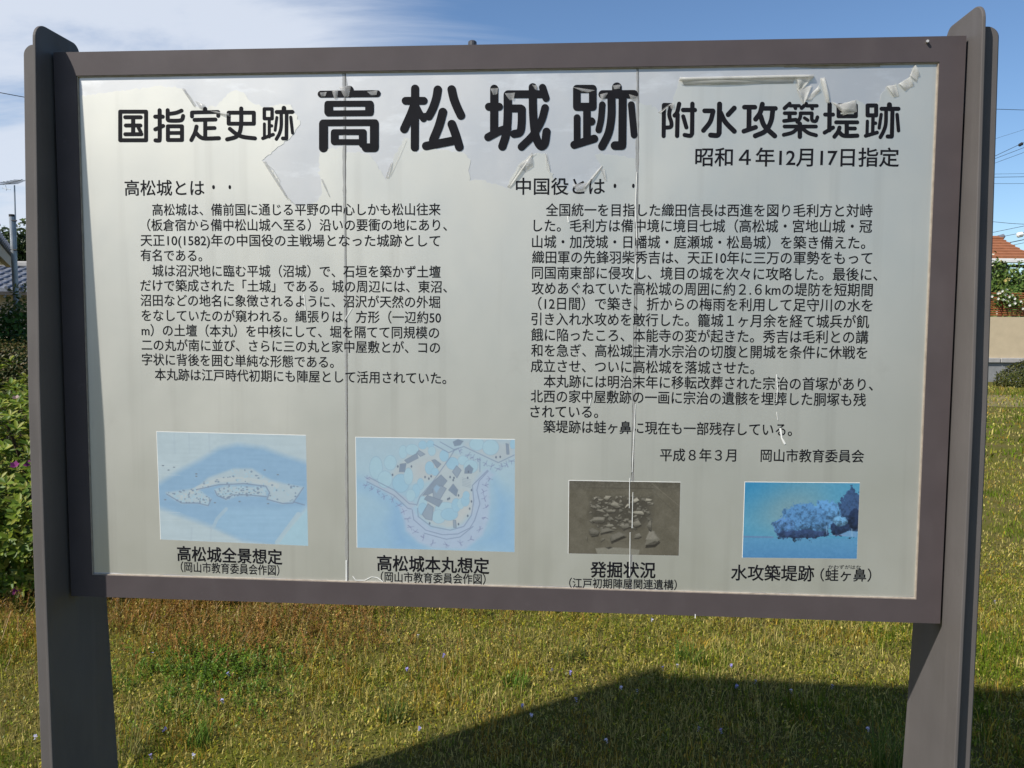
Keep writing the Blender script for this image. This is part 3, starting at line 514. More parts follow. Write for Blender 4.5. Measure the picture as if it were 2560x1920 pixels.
D3 = [(72, box_(1580, 165, 1728, 335)), (62, [(1675, 340), (1668, 640)]), (62, [(1690, 470), (1718, 470)]), (58, [(1577, 437), (1570, 665)]), (66, [(1547, 690), (1743, 632)]), (88, [(1958, 152), (1958, 220)]), (72, [(1822, 222), (2113, 222)]), (58, [(1815, 320), (1780, 553)]), (66, [(1900, 240), (1895, 470), (1860, 600), (1802, 712)]), (72, [(2010, 240), (2000, 690)]), (72, [(1995, 702), (1927, 700)]), (62, [(2090, 322), (2115, 600)])]
rounded(D1, (1940, 240), 6.9125); rounded(D2, (1940, 240), 6.9125); rounded(D3, (1940, 240), 6.9125)

# four printed pictures: fine colour grids painted in code ------------------------
class Paint:
    def __init__(s, corners, org, sc, w=250, h=180):
        s.org, s.sc, s.w, s.h = org, sc, w, h
        u, v = np.meshgrid((np.arange(w) + .5) / w, (np.arange(h) + .5) / h); s.c = [np.array(c, float) for c in corners]
        a, b, c, d = s.c
        P = a * ((1 - u) * (1 - v))[..., None] + b * (u * (1 - v))[..., None] + c * (u * v)[..., None] + d * ((1 - u) * v)[..., None]
        s.X, s.Y, s.u, s.v = P[..., 0], P[..., 1], u, v; s.I = np.zeros((h, w, 3))
    def mix(s, col, m): s.I += (np.array(col, float) - s.I) * np.clip(m, 0, 1)[..., None]
    def dist(s, pts, closed=False):
        D = np.full(s.X.shape, 1e9); pts = list(pts) + ([pts[0]] if closed else [])
        for (x0, y0), (x1, y1) in zip(pts[:-1], pts[1:]):
            dx, dy = x1 - x0, y1 - y0; t = np.clip(((s.X - x0) * dx + (s.Y - y0) * dy) / (dx * dx + dy * dy + 1e-9), 0, 1)
            D = np.minimum(D, np.hypot(s.X - x0 - t * dx, s.Y - y0 - t * dy))
        return D
    def inside(s, pts):
        c = np.zeros(s.X.shape, bool); n = len(pts)
        for i in range(n):
            (x0, y0), (x1, y1) = pts[i], pts[(i + 1) % n]
            if y0 != y1: c ^= ((y0 > s.Y) != (y1 > s.Y)) & (s.X < (x1 - x0) * (s.Y - y0) / (y1 - y0) + x0)
        return c
    def poly(s, pts, col, soft=1.0, a=1.0):
        D = s.dist(pts, True) * np.where(s.inside(pts), 1, -1); s.mix(col, a * (D / soft + 0.5))
    def line(s, pts, col, wd, a=1.0, closed=False): s.mix(col, a * np.clip((wd / 2 - s.dist(pts, closed)) / 8 + 0.5, 0, 1))
    def ell(s, x, y, rx, ry, col, a=1.0, soft=0.12, rot=0.0):
        c_, s_ = math.cos(rot), math.sin(rot); dx, dy = s.X - x, s.Y - y
        d = np.hypot((dx * c_ + dy * s_) / rx, (-dx * s_ + dy * c_) / ry); s.mix(col, a * ((1 - d) / soft + 0.5))
    def noise(s, amp, sc=0.02, seed=1): s.I += amp * (fbm(s.X, s.Y, sc, seed) - 0.5)[..., None] * 2
    def build(s, K, sheet_px, fade=0.0, to=(160, 178, 190)):
        s.I = np.clip(s.I, 0, 255); g_ = s.I.mean(2, keepdims=True); s.I = g_ + (s.I - g_) * (1 - fade * .5); s.I = s.I + (np.array(to) - s.I) * fade
        px = s.org[0] + np.array([c[0] for c in s.c]) / s.sc; py = s.org[1] + np.array([c[1] for c in s.c]) / s.sc
        C = [pp(x, y) for x, y in zip(px, py)]
        h, w = s.h, s.w; u, v = np.meshgrid(np.linspace(0, 1, w + 1), np.linspace(0, 1, h + 1))
        P = C[0] * ((1 - u) * (1 - v))[..., None] + C[1] * (u * (1 - v))[..., None] + C[2] * (u * v)[..., None] + C[3] * ((1 - u) * v)[..., None]
        P[..., 1] = YP - 0.00072
        me = bpy.data.meshes.new('picture_print'); me.vertices.add((w + 1) * (h + 1)); me.vertices.foreach_set('co', P.astype(np.float32).ravel())
        i, j = np.meshgrid(np.arange(w), np.arange(h)); a = (j * (w + 1) + i).ravel()
        L = np.stack([a, a + w + 1, a + w + 2, a + 1], 1).ravel(); n = w * h
        me.loops.add(4 * n); me.loops.foreach_set('vertex_index', L.astype(np.int32)); me.polygons.add(n); me.polygons.foreach_set('loop_start', (np.arange(n) * 4).astype(np.int32)); me.update(calc_edges=True)
        ca = me.color_attributes.new('Col', 'FLOAT_COLOR', 'CORNER'); lin = np.clip(srgb(np.clip(s.I, 0, 255)) * K, 0, 0.9)
        c = np.ones((n, 4, 4), np.float32); c[..., :3] = lin.reshape(n, 1, 3); ca.data.foreach_set('color', c.ravel())
        o = link('picture_print', me, MAT['print'], sheet_at(sheet_px))
        # white paper edge behind the print
        m = MB(); e2 = 0.0011; q = [C[0] + [-e2, 0, e2], C[1] + [e2 * .3, 0, e2], C[2] + [e2 * .3, 0, -e2 * .3], C[3] + [-e2, 0, -e2 * .3]]
        m.add([(p[0], YP - 0.00064, p[2]) for p in q] + [(p[0], YP, p[2]) for p in q], [(0, 1, 2, 3), (0, 4, 5, 1), (1, 5, 6, 2), (2, 6, 7, 3), (3, 7, 4, 0)])
        fix_normals(m.build('picture_paper', MAT['scrap'], sheet_at(sheet_px)))
        return o
KP = 0.9
# panorama of the island castle in a blue marsh
p1 = Paint([(65, 50), (2060, 100), (2090, 1575), (120, 1490)], (380, 1070), 5.3525)
p1.mix((176, 194, 202), np.ones_like(p1.u)); p1.noise(5, 0.004, 3)
WAT = [(60, 760), (380, 560), (640, 430), (900, 270), (1150, 215), (1500, 260), (1700, 340), (2100, 470), (2100, 1020), (1950, 1150), (1650, 1560), (1220, 1500), (820, 1320), (60, 1050)]
p1.poly(WAT, (117, 162, 204), 90); p1.poly([(860, 1230), (1000, 1060), (2080, 1040), (1900, 1250), (1650, 1560), (1220, 1500), (830, 1320)], (128, 174, 212), 60, .7)
p1.I += 7 * (vnoise(p1.X * 0.3, p1.Y * 3, 0.012, 4) - .5)[..., None]
p1.poly([(2110, 1040), (2110, 1600), (1650, 1560)], (148, 192, 212), 40); p1.line([(1960, 1150), (1680, 1530)], (168, 190, 200), 60, .7); p1.line([(1000, 1080), (880, 1210), (830, 1320)], (158, 184, 202), 46, .7)
for x in (300, 500, 770): p1.line([(x, 80), (x + 10, 330)], (160, 178, 192), 22, .45)
for x in (540, 800): p1.line([(x, 1330), (x - 10, 1500)], (158, 174, 188), 22, .4)
ISL = [[(600, 800), (760, 660), (870, 620), (1100, 540), (1350, 540), (1500, 640), (1600, 690), (1780, 740), (2030, 790), (1900, 980), (1750, 1010), (1550, 950), (1570, 870), (1530, 780), (1300, 745), (900, 755), (640, 810)],
       [(190, 860), (420, 830), (600, 800), (800, 950), (750, 1040), (620, 1000), (400, 1005), (220, 900)], [(850, 820), (1000, 770), (1530, 790), (1540, 910), (1150, 900), (1000, 955), (870, 880)]]
for q in ISL: p1.poly(q, (166, 186, 198), 40)
p1.line([(400, 930), (640, 790), (900, 690), (1200, 680), (1500, 720), (1680, 770)], (184, 192, 194), 60, .8)
rr = np.random.default_rng(4)
for q in ISL:
    xs, ys = [a for a, _ in q], [b for _, b in q]
    for _ in range(230):
        x, y = rr.uniform(min(xs), max(xs)), rr.uniform(min(ys), max(ys))
        ii = np.argmin((p1.X - x) ** 2 + (p1.Y - y) ** 2); 
        if p1.inside(q).ravel()[ii]: p1.ell(x, y, rr.uniform(7, 17), rr.uniform(7, 15), (152, 190, 212) if rr.random() < .6 else (104, 124, 152), .75, .5)
for q in ([(200, 880), (400, 1000), (620, 1000), (760, 1035), (800, 950)], [(600, 820), (900, 755), (1240, 740), (1530, 775), (1580, 860), (1545, 950), (1750, 1005), (1890, 1000), (2030, 790)], [(850, 830), (880, 900), (1000, 950), (1090, 890), (1300, 890), (1540, 915)], [(1900, 985), (2040, 1025)]): p1.line(q, (98, 114, 148), 13, .85)
for (x, y) in ((600, 610), (600, 642), (1515, 560), (1690, 620), (1180, 980), (1560, 1008), (150, 500), (300, 520), (225, 560), (180, 955), (850, 995)): p1.ell(x, y, 16, 9, (95, 105, 120), .8, .5)
for y in (480, 510, 620, 1120, 1230): p1.line([(80, y), (380, y + 8)], (205, 214, 216), 8, .4)
p1.noise(4, 0.02, 5); p1.build(KP, 560, .32)
# bird's-eye drawing of the main enclosure
p2 = Paint([(50, 70), (2145, 100), (2140, 1580), (70, 1520)], (880, 1080), 5.267, 270, 195)
p2.mix((150, 186, 206), np.ones_like(p2.u)); p2.mix((122, 174, 216), 1.1 * (p2.v - .42) + .25 * np.sin(p2.u * 7)); p2.mix((160, 182, 198), (1 - 2.2 * p2.v) * .6)
p2.poly([(60, 620), (200, 640), (700, 970), (700, 1200), (560, 980), (260, 800), (60, 760)], (112, 166, 216), 200, .7)
p2.poly([(600, 960), (700, 1320), (900, 1520), (600, 1520), (500, 1200)], (100, 156, 214), 240, .8); p2.poly([(1830, 560), (1850, 900), (1800, 1250), (1500, 1540), (2140, 1560), (2140, 900)], (112, 166, 214), 200, .75)
RIM = [(620, 960), (690, 1150), (720, 1300), (880, 1450), (1080, 1530), (1500, 1540), (1720, 1360), (1800, 1150), (1820, 900), (1800, 640), (1880, 560), (1780, 480), (1600, 640), (1560, 900), (1560, 1120), (1350, 1290), (1050, 1260), (850, 1080), (800, 960)]
p2.poly(RIM, (158, 178, 210), 50); p2.poly([(180, 620), (230, 580), (800, 900), (860, 960), (780, 1000), (560, 860)], (158, 176, 200), 40)
INN = [(880, 960), (900, 840), (1080, 640), (700, 680), (500, 560), (640, 380), (900, 200), (1200, 240), (1600, 380), (1700, 520), (1610, 660), (1570, 800), (1590, 1000), (1480, 1180), (1300, 1260), (1080, 1230), (920, 1120)]
p2.poly(INN, (172, 184, 190), 70); p2.poly([(820, 400), (1080, 360), (1060, 560), (900, 640), (820, 560)], (178, 180, 182), 120, .8); p2.poly([(1450, 760), (1570, 800), (1580, 1050), (1400, 1220), (1250, 1240), (1400, 1000)], (186, 186, 184), 80, .8)
p2.poly([(1480, 120), (2140, 120), (2140, 330), (1930, 410), (1480, 190)], (168, 178, 186), 60, .7)
for (x, y, a, b) in ((320, 470, 85, 150), (510, 400, 80, 95), (440, 620, 95, 110), (650, 670, 110, 120), (750, 580, 60, 110), (680, 260, 55, 85), (800, 230, 85, 70), (940, 170, 55, 55), (1040, 160, 50, 50), (1220, 310, 60, 75), (1060, 250, 50, 60), (1030, 470, 60, 85), (1100, 520, 50, 50), (1330, 410, 80, 80), (1470, 370, 70, 60), (1570, 450, 90, 85), (1650, 160, 95, 80), (1830, 200, 105, 100), (2120, 160, 40, 60), (910, 680, 45, 75), (850, 770, 50, 90), (780, 830, 60, 80), (940, 930, 55, 90), (940, 1010, 60, 80), (1240, 1020, 140, 100), (1150, 1110, 90, 90), (1290, 1080, 110, 80), (1380, 960, 60, 90), (1440, 940, 45, 70), (1500, 900, 55, 75), (1510, 830, 45, 55)):
    p2.ell(x, y, a * 1.05, b * 1.05, (112, 146, 182), .6, .08); p2.ell(x, y, a, b, (150, 192, 212) if (x + y) % 3 else (134, 184, 214), .9, .12)
BL = [[(700, 370), (860, 280), (880, 340), (740, 410)], [(860, 270), (890, 240), (970, 290), (910, 320)], [(640, 420), (720, 410), (700, 520), (630, 520)], [(1060, 370), (1100, 360), (1180, 420), (1130, 470)], [(1330, 520), (1385, 440), (1445, 500), (1390, 600)], [(1500, 470), (1550, 430), (1600, 480), (1580, 540), (1490, 540)],
      [(940, 830), (1080, 650), (1180, 560), (1260, 640), (1180, 740), (1010, 820)], [(1070, 750), (1180, 700), (1250, 740), (1150, 910), (1080, 850)], [(1280, 760), (1340, 680), (1400, 760), (1380, 840)], [(960, 880), (1000, 830), (1200, 900), (1150, 980)], [(930, 1080), (1010, 940), (1080, 990), (1060, 1160), (980, 1140)], [(1340, 130), (1400, 100), (1470, 120), (1430, 170), (1360, 180)], [(2030, 150), (2060, 160), (2070, 290), (2040, 290)], [(1340, 1160), (1375, 1160), (1380, 1255), (1345, 1255)]]
for k, q in enumerate(BL): p2.poly(q, ((112, 128, 152), (126, 142, 164), (102, 120, 148))[k % 3], 16); p2.line(q, (86, 98, 126), 8, .8, True)
p2.poly([(1080, 740), (1120, 690), (1170, 720), (1120, 800)], (124, 160, 196), 14)
for q in ([(240, 600), (560, 760), (760, 940), (850, 950)], [(200, 650), (560, 830), (740, 1000), (790, 1010)], [(860, 960), (900, 850), (1080, 640), (1300, 330), (1360, 230)], [(870, 1000), (880, 1110), (1050, 1240), (1300, 1290), (1480, 1240), (1580, 1090), (1610, 900), (1590, 700), (1790, 500)], [(800, 1020), (820, 1150), (980, 1290), (1200, 1350), (1400, 1340), (1560, 1260), (1620, 1160), (1690, 940), (1650, 760), (1680, 640), (1800, 510)], [(960, 1330), (1250, 1410), (1430, 1380), (1600, 1240)], [(1170, 130), (1350, 230), (1480, 190), (1930, 400), (2140, 300)], [(1080, 160), (1280, 270), (1400, 220)], [(1690, 340), (1690, 520)]): p2.line(q, (96, 110, 150), 11, .75)
for (x, y) in ((200, 610), (190, 700), (270, 750), (340, 790), (430, 840), (540, 880), (620, 960), (690, 1040), (740, 1140), (780, 1250), (840, 1310), (950, 1390), (1070, 1460), (1250, 1480), (1430, 1460), (1570, 1410), (1690, 1280), (1760, 1120), (1770, 990), (1750, 870), (1740, 780), (1760, 700), (1820, 610), (1420, 250), (1540, 300), (1600, 330), (1660, 350), (1770, 410), (1840, 450), (1920, 480), (1980, 450), (2040, 420), (2100, 380)):
    for _ in range(5):
        a = rr.uniform(0, 6.28); p2.line([(x, y), (x + 42 * math.cos(a), y + 42 * math.sin(a))], (98, 100, 152), 7, .7)
for (x, y) in ((1540, 520), (1530, 600), (1580, 760), (1580, 910), (1556, 1005), (1530, 1100), (1410, 830), (1270, 880), (1290, 870), (970, 590), (1020, 610), (1050, 580), (1300, 590), (1340, 630), (1350, 600), (790, 450), (610, 450), (1410, 1210), (1030, 1200), (540, 560), (1900, 330), (1955, 325)): p2.ell(x, y, 11, 17, (70, 80, 104), .8, .5)
for y in range(600, 720, 20): p2.line([(1460, y), (1570, y + 25)], (110, 124, 148), 6, .7)
p2.noise(4, 0.02, 6); p2.build(KP, 1000, .34)
# excavation photograph: stones in a pit
p3 = Paint([(95, 85), (2145, 118), (2115, 1468), (82, 1425)], (1410, 1190), 7.373, 240, 164)
p3.mix((92, 87, 74), np.ones_like(p3.u)); p3.I += 26 * (fbm(p3.X, p3.Y, 0.006, 2) - .5)[..., None]; p3.mix((70, 67, 60), (0.16 - p3.v) * 6 * .6); p3.I += (30 * (fbm(p3.X, p3.Y, .03, 8) - .5) * np.clip((.2 - p3.v) * 8, 0, 1))[..., None]
p3.line([(1640, 150), (2140, 560)], (118, 112, 98), 10, .8); p3.line([(1600, 250), (2130, 740)], (74, 70, 60), 14, .5); p3.line([(440, 215), (1650, 230)], (62, 58, 50), 16, .6)
p3.poly([(480, 370), (1650, 360), (1640, 800), (1480, 960), (1250, 1060), (640, 1000), (450, 780)], (62, 58, 50), 90, .5)
rq = np.random.default_rng(77)
def stone(x, y, a, b, rot, lum):
    n = int(rq.integers(5, 8)); an = np.sort(rq.uniform(0, 6.283, n)) + rot; q = [(x + a * rq.uniform(.75, 1.12) * math.cos(t), y + b * rq.uniform(.75, 1.12) * math.sin(t)) for t in an]
    if n < 3: return
    p3.poly([(u + 7, v + b * .35) for u, v in q], (36, 33, 29), 14, .85); p3.poly(q, (lum * .98, lum * .95, lum * .85), 9)
    top = [(x + (u - x) * .82, y + (v - y) * .8 - b * .14) for u, v in q]; p3.poly([(u, min(v, y + b * .05)) for u, v in top], (lum * 1.16, lum * 1.12, lum * 1.02), 14, .75)
    p3.poly([(u, max(v, y + b * rq.uniform(.15, .5))) for u, v in q], (lum * .62, lum * .59, lum * .52), 14, .7)
rs = np.random.default_rng(12)
for _ in range(120):
    y = rs.uniform(370, 960); x = rs.uniform(490 + max(0, y - 800) * .8, 1640 - max(0, y - 760) * .8); s_ = rs.uniform(18, 48); stone(x, y, s_ * 1.3, s_ * .8, rs.uniform(-.6, .6), rs.uniform(88, 124))
for q in ((830, 400, 95, 52, .1, 138), (1000, 520, 130, 72, .12, 128), (1340, 460, 70, 62, .4, 158), (1520, 440, 110, 34, -.3, 150), (1390, 680, 130, 42, .1, 142), (1180, 580, 70, 70, 0, 150), (1020, 740, 88, 68, 0, 116), (660, 800, 190, 52, -.25, 112), (560, 540, 70, 46, .3, 126), (680, 430, 52, 42, 0, 140), (580, 420, 44, 44, .5, 134), (680, 650, 120, 40, .2, 118), (880, 640, 100, 44, .2, 112), (1140, 920, 90, 72, .2, 104), (1340, 870, 84, 80, .3, 112), (840, 910, 90, 32, 0, 122), (540, 1030, 112, 74, .35, 92), (800, 1030, 150, 88, .15, 98), (1330, 1090, 112, 56, -.2, 108), (680, 1160, 66, 44, 0, 108), (390, 1160, 60, 44, .4, 98)): stone(*q)
stone(1030, 1160, 195, 135, .45, 96); stone(1560, 1160, 200, 165, -.75, 112); stone(1600, 900, 80, 90, 0, 100)
p3.poly([(580, 1330), (830, 1310), (1200, 1330), (1400, 1360), (1380, 1450), (620, 1440)], (128, 126, 114), 20); p3.poly([(770, 1320), (860, 1300), (900, 1320), (830, 1345)], (48, 46, 42), 16)
p3.noise(9, 0.05, 9); p3.build(KP * 1.05, 1500, .22, (104, 101, 94))
# faded blue photograph of the wooded dyke
p4 = Paint([(155, 105), (2138, 122), (2085, 1428), (112, 1408)], (1840, 1190), 6.9125, 240, 164)
p4.mix((74, 146, 182), np.ones_like(p4.u)); gl = np.exp(-(((p4.X - 900) / 620) ** 2 + ((p4.Y - 520) / 460) ** 2)); p4.mix((126, 152, 158), gl * .95); p4.mix((44, 128, 176), (1 - 1.9 * p4.v) * (1 - 1.6 * p4.u))
p4.mix((82, 140, 182), np.clip((p4.Y - 1050) / 40, 0, 1)); p4.mix((66, 118, 172), np.clip((p4.Y - 1120) / 400, 0, 1) * .7); p4.line([(130, 1045), (640, 1055)], (98, 118, 160), 30, .7)
n4 = fbm(p4.X, p4.Y, 0.011, 61); n5 = fbm(p4.X, p4.Y, 0.026, 71); n6 = vnoise(p4.X, p4.Y, 0.05, 75)
def wood(x, y, a, b, c, dark, top=0.0):
    d = np.hypot((p4.X - x) / a, (p4.Y - y) / b) + 0.55 * (n4 - .5) + 0.4 * (n5 - .5); m_ = np.clip((1 - d) / .07 + .5, 0, 1)
    lum = np.clip(0.95 - .34 * (p4.Y - y) / b + .95 * (n5 - .5) + .7 * (n4 - .5) + .2 * (n6 - .5), .3, 1.2)
    p4.mix((0, 0, 0), m_ * 0); p4.I += (np.array(c)[None, None] * lum[..., None] - p4.I) * m_[..., None] * (1 - dark) + (np.array((24, 34, 62))[None, None] * (.5 + .6 * lum[..., None]) - p4.I) * m_[..., None] * dark
wood(1990, 640, 230, 400, (70, 108, 156), .55); wood(1540, 690, 280, 270, (84, 134, 182), .05); wood(1200, 790, 420, 320, (78, 126, 174), .12); wood(830, 900, 190, 190, (80, 124, 176), .1); wood(1150, 1005, 460, 75, (66, 92, 142), .55)
wood(1790, 900, 180, 130, (60, 90, 130), .8); wood(1800, 780, 120, 90, (92, 140, 180), 0); wood(2050, 720, 110, 180, (50, 70, 100), .85)
p4.poly([(1790, 1010), (1960, 940), (2100, 960), (2090, 1060), (1850, 1040)], (104, 148, 190), 20); p4.line([(1565, 850), (1570, 1000)], (140, 176, 204), 10, .7); p4.line([(2000, 910), (2005, 1040)], (150, 186, 210), 12, .7); p4.line([(1640, 1020), (1900, 1020)], (150, 150, 190), 10, .6)
p4.noise(7, 0.03, 11); p4.I = np.clip(p4.I, 0, 255); p4.build(KP, 2000, .08, (96, 140, 170))

# ------------------------------------------------------------------ lawn
def blades(n, x, y, h, wd, lean, cols, name, tilt_dir=None, z=None, mat='grass'):
    a = rng.uniform(0, 2 * math.pi, n); b = rng.uniform(0, 2 * math.pi, n); ln = np.abs(rng.normal(0, lean, n))
    sx, sy = np.cos(a) * wd / 2, np.sin(a) * wd / 2; dx, dy = np.cos(b) * np.sin(ln), np.sin(b) * np.sin(ln); dz = np.cos(ln); z = gz(x, y) if z is None else z
    V = np.zeros((n, 5, 3)); m = 0.55
    V[:, 0] = np.stack([x - sx, y - sy, z - 0.004], 1); V[:, 1] = np.stack([x + sx, y + sy, z - 0.004], 1)
    V[:, 2] = np.stack([x + sx * .8 + dx * h * m * .6, y + sy * .8 + dy * h * m * .6, z + dz * h * m], 1); V[:, 3] = np.stack([x - sx * .8 + dx * h * m * .6, y - sy * .8 + dy * h * m * .6, z + dz * h * m], 1)
    V[:, 4] = np.stack([x + dx * h, y + dy * h, z + dz * h * .93], 1)
    return colmesh(name, V, [[0, 1, 2, 3], [3, 2, 4]], cols, MAT[mat])
def grass_cols(x, y, n):
    pal = np.array([(0.135, 0.19, 0.014), (0.25, 0.255, 0.03), (0.46, 0.39, 0.13), (0.36, 0.235, 0.035), (0.10, 0.165, 0.01)])
    g1 = fbm(x, y, 1.3, 31); g2 = fbm(x, y, 2.6, 37); dry = fbm(x, y, 0.8, 41)
    t = rng.random(n); k = np.where(t < 0.28 + 0.5 * (g1 - .5), 0, np.where(t < 0.66, 1, 2))
    k = np.where((g2 > 0.57) & (rng.random(n) < .75), np.where(rng.random(n) < .5, 0, 4), k)
    k = np.where((dry > 0.52) & (rng.random(n) < .5), 2, k); k = np.where((fbm(x, y, 4.5, 43) > .62) & (rng.random(n) < .4), 3, k)
    left = np.clip((-0.5 - x) / 1.1, 0, 1) * np.clip(1 - np.abs(y - 1.85) / 1.1, 0, 1)
    k = np.where(rng.random(n) < 0.04 + left * .4, 3, k)
    return pal[k] * (rng.uniform(0.5, 1.4, n) * (0.75 + .5 * fbm(x, y, 9.0, 47)))[:, None]
def scatter(n, r0, r1, a0=-44, a1=44):
    r = np.sqrt(rng.uniform(r0 * r0, r1 * r1, n)); a = np.radians(rng.uniform(a0, a1, n)) - RZ
    x = CAM[0] + r * np.sin(a); y = CAM[1] + r * np.cos(a); return x, y
def lawn(n, r0, r1, hm, wd, name, a0=-44, a1=44, lean=1.0):
    x, y = scatter(n, r0, r1, a0, a1); h = hm * rng.gamma(6, 1 / 6, n); g2 = fbm(x, y, 2.6, 37); h *= (0.55 + 1.8 * np.clip(g2 - .4, 0, 1)) * (0.35 + 1.25 * fbm(x, y, 7.0, 61))
    o = blades(n, x, y, h, wd * rng.uniform(.6, 1.3, n), lean, grass_cols(x, y, n), name)
    return tag(o, None, None, None, 'stuff')
tag(lawn(380000, 1.9, 5.0, 0.037, 0.0026, 'grass', -58, 58), 'short patchy lawn of dry and green grass behind the board', 'grass')
tag(lawn(130000, 5.0, 9.5, 0.042, 0.0065, 'grass', -52, 54), 'lawn further behind the board towards the hedge', 'grass')
tag(lawn(110000, 9.5, 21.5, 0.05, 0.015, 'grass', -46, 50), 'far lawn reaching the foot of the garden wall', 'grass')
# fallen straw and small leafy weeds
def rosettes(n, x, y, name, colf, size, up=(0.2, 1.0), zoff=0.02, mat='leaf'):
    a = rng.uniform(0, 2 * math.pi, n); el = rng.uniform(*up, n); L = size * rng.uniform(.6, 1.4, n)
    d = np.stack([np.cos(a) * np.cos(el), np.sin(a) * np.cos(el), np.sin(el)], 1); s = np.stack([-np.sin(a), np.cos(a), 0 * a], 1)
    b = np.stack([x, y, gz(x, y) + zoff * rng.random(n)], 1); V = np.zeros((n, 4, 3))
    V[:, 0] = b; V[:, 1] = b + d * L[:, None] * .5 + s * L[:, None] * .22; V[:, 2] = b + d * L[:, None]; V[:, 3] = b + d * L[:, None] * .5 - s * L[:, None] * .22
    return tag(colmesh(name, V, [[0, 1, 2, 3]], colf(x, y, n), MAT[mat]), kind='stuff')
x, y = scatter(120000, 1.9, 5.8)
def wc(x, y, n): return np.array([(0.14, 0.18, 0.012), (0.29, 0.265, 0.02), (0.30, 0.2, 0.03), (0.46, 0.38, 0.09)])[rng.choice(4, n, p=[.38, .37, .1, .15])] * rng.uniform(.6, 1.3, n)[:, None]
tag(rosettes(120000, x, y, 'ground_weeds', wc, 0.0115, zoff=.028), 'tiny leafy weeds mixed into the lawn behind the board', 'weeds')
# dry reddish weeds with seed heads below the bush
def weeds(n, xr, yr, h, name, label, cs):
    x, y = rng.normal((xr[0] + xr[1]) / 2, (xr[1] - xr[0]) / 4, n), rng.normal((yr[0] + yr[1]) / 2, (yr[1] - yr[0]) / 4, n); q_ = fbm(x, y, 3.0, 51) > rng.uniform(.3, .62, n); x, y = x[q_], y[q_]; n = len(x); hh = h * rng.uniform(.6, 1.25, n)
    a = rng.uniform(0, 6.28, n); ln = np.abs(rng.normal(0, .6, n)); P = []; C = []
    V = np.zeros((n, 4, 3)); z = gz(x, y); tipx, tipy = x + np.cos(a) * np.sin(ln) * hh, y + np.sin(a) * np.sin(ln) * hh
    V[:, 0] = np.stack([x - .001, y, z], 1); V[:, 1] = np.stack([x + .001, y, z], 1); V[:, 2] = np.stack([tipx + .0008, tipy, z + hh], 1); V[:, 3] = np.stack([tipx - .0008, tipy, z + hh], 1)
    k = 14; t = rng.uniform(.35, 1.05, (n, k)); bx = x[:, None] + (tipx - x)[:, None] * t; by = y[:, None] + (tipy - y)[:, None] * t; bz = z[:, None] + hh[:, None] * t
    L = rng.uniform(.005, .012, (n, k)); aa = rng.uniform(0, 6.28, (n, k)); e = rng.uniform(-.2, 1, (n, k))
    d = np.stack([np.cos(aa) * np.cos(e), np.sin(aa) * np.cos(e), np.sin(e)], -1); s = np.stack([-np.sin(aa), np.cos(aa), 0 * aa], -1); b = np.stack([bx, by, bz], -1)
    U = np.stack([b, b + d * L[..., None] * .5 + s * L[..., None] * .3, b + d * L[..., None], b + d * L[..., None] * .5 - s * L[..., None] * .3], 2).reshape(-1, 4, 3)
    cs = np.array(cs); c1 = cs[rng.integers(0, len(cs), n)] * rng.uniform(.6, 1.2, n)[:, None]; c2 = np.repeat(c1, k, 0) * rng.uniform(.7, 1.4, n * k)[:, None]
    o = colmesh(name, np.concatenate([V, U]), [[0, 1, 2, 3]], np.concatenate([c1, c2]), MAT['leaf']); return tag(o, label, 'weeds', kind='stuff')
weeds(3800, (-2.7, -0.3), (1.25, 2.3), .09, 'dry_weeds', 'reddish brown dry weeds with seed heads below the azalea', [(.27, .13, .03), (.33, .18, .05), (.22, .12, .03), (.3, .22, .06)])
weeds(3000, (-2.8, 2.8), (0.4, 3.0), .05, 'seeding_weeds', 'low yellowish seeding weeds scattered through the lawn', [(.3, .26, .03), (.22, .23, .02), (.4, .33, .08)])
weeds(900, (-1.55, -0.85), (0.8, 1.4), .05, 'green_weeds', 'soft green feathery weeds growing beside the shaded post', [(.09, .17, .015), (.12, .2, .02)])
# longer grass tufts
def tuft(px, py, n, h, label, spread=.05, cs=((.07, .12, .02), (.11, .16, .03), (.2, .2, .06)), z0=0.0):
    p = ground(px, py); a = rng.uniform(0, 6.28, n); r = spread * np.sqrt(rng.random(n)); x, y = p[0] + r * np.cos(a), p[1] + r * np.sin(a)
    k = 7; hh = h * rng.uniform(.5, 1.1, n); az = rng.uniform(0, 6.28, n); bend = rng.uniform(.2, 1.1, n); V = np.zeros((n, 2 * k, 3)); z = gz(x, y) - .004
    for j in range(k):
        t = j / (k - 1); out_ = hh * bend * t * t * .75; up = hh * (t - .35 * bend * t * t); w_ = .0022 * (1 - .85 * t); cx, cy = x + np.cos(az) * out_, y + np.sin(az) * out_
        V[:, 2 * j] = np.stack([cx - np.sin(az) * w_, cy + np.cos(az) * w_, z + up], 1); V[:, 2 * j + 1] = np.stack([cx + np.sin(az) * w_, cy - np.cos(az) * w_, z + up], 1)
    c = np.array(cs)[rng.integers(0, len(cs), n)] * rng.uniform(.7, 1.3, n)[:, None]
    return tag(colmesh('grass_tuft', V, [[2 * j, 2 * j + 1, 2 * j + 3, 2 * j + 2] for j in range(k - 1)], c, MAT['grass']), label, 'grass tuft')
tuft(2235, 1935, 120, .22, 'tuft of long green grass beside the sunlit post', .07)
tuft(985, 1805, 60, .12, 'spiky pale green tuft at the edge of the board shadow', .05)
tuft(500, 1870, 60, .11, 'bright green tuft between the shaded post and the shadow edge', .04, ((.09, .16, .02), (.12, .2, .03)))
tuft(1430, 1655, 60, .12, 'grey green tuft of fine grass below the bottom rail', .06, ((.16, .18, .06), (.1, .14, .03)))
tuft(1290, 1720, 50, .09, 'fresh green tuft in full sun left of the shadow', .05, ((.08, .16, .02), (.1, .18, .02)))
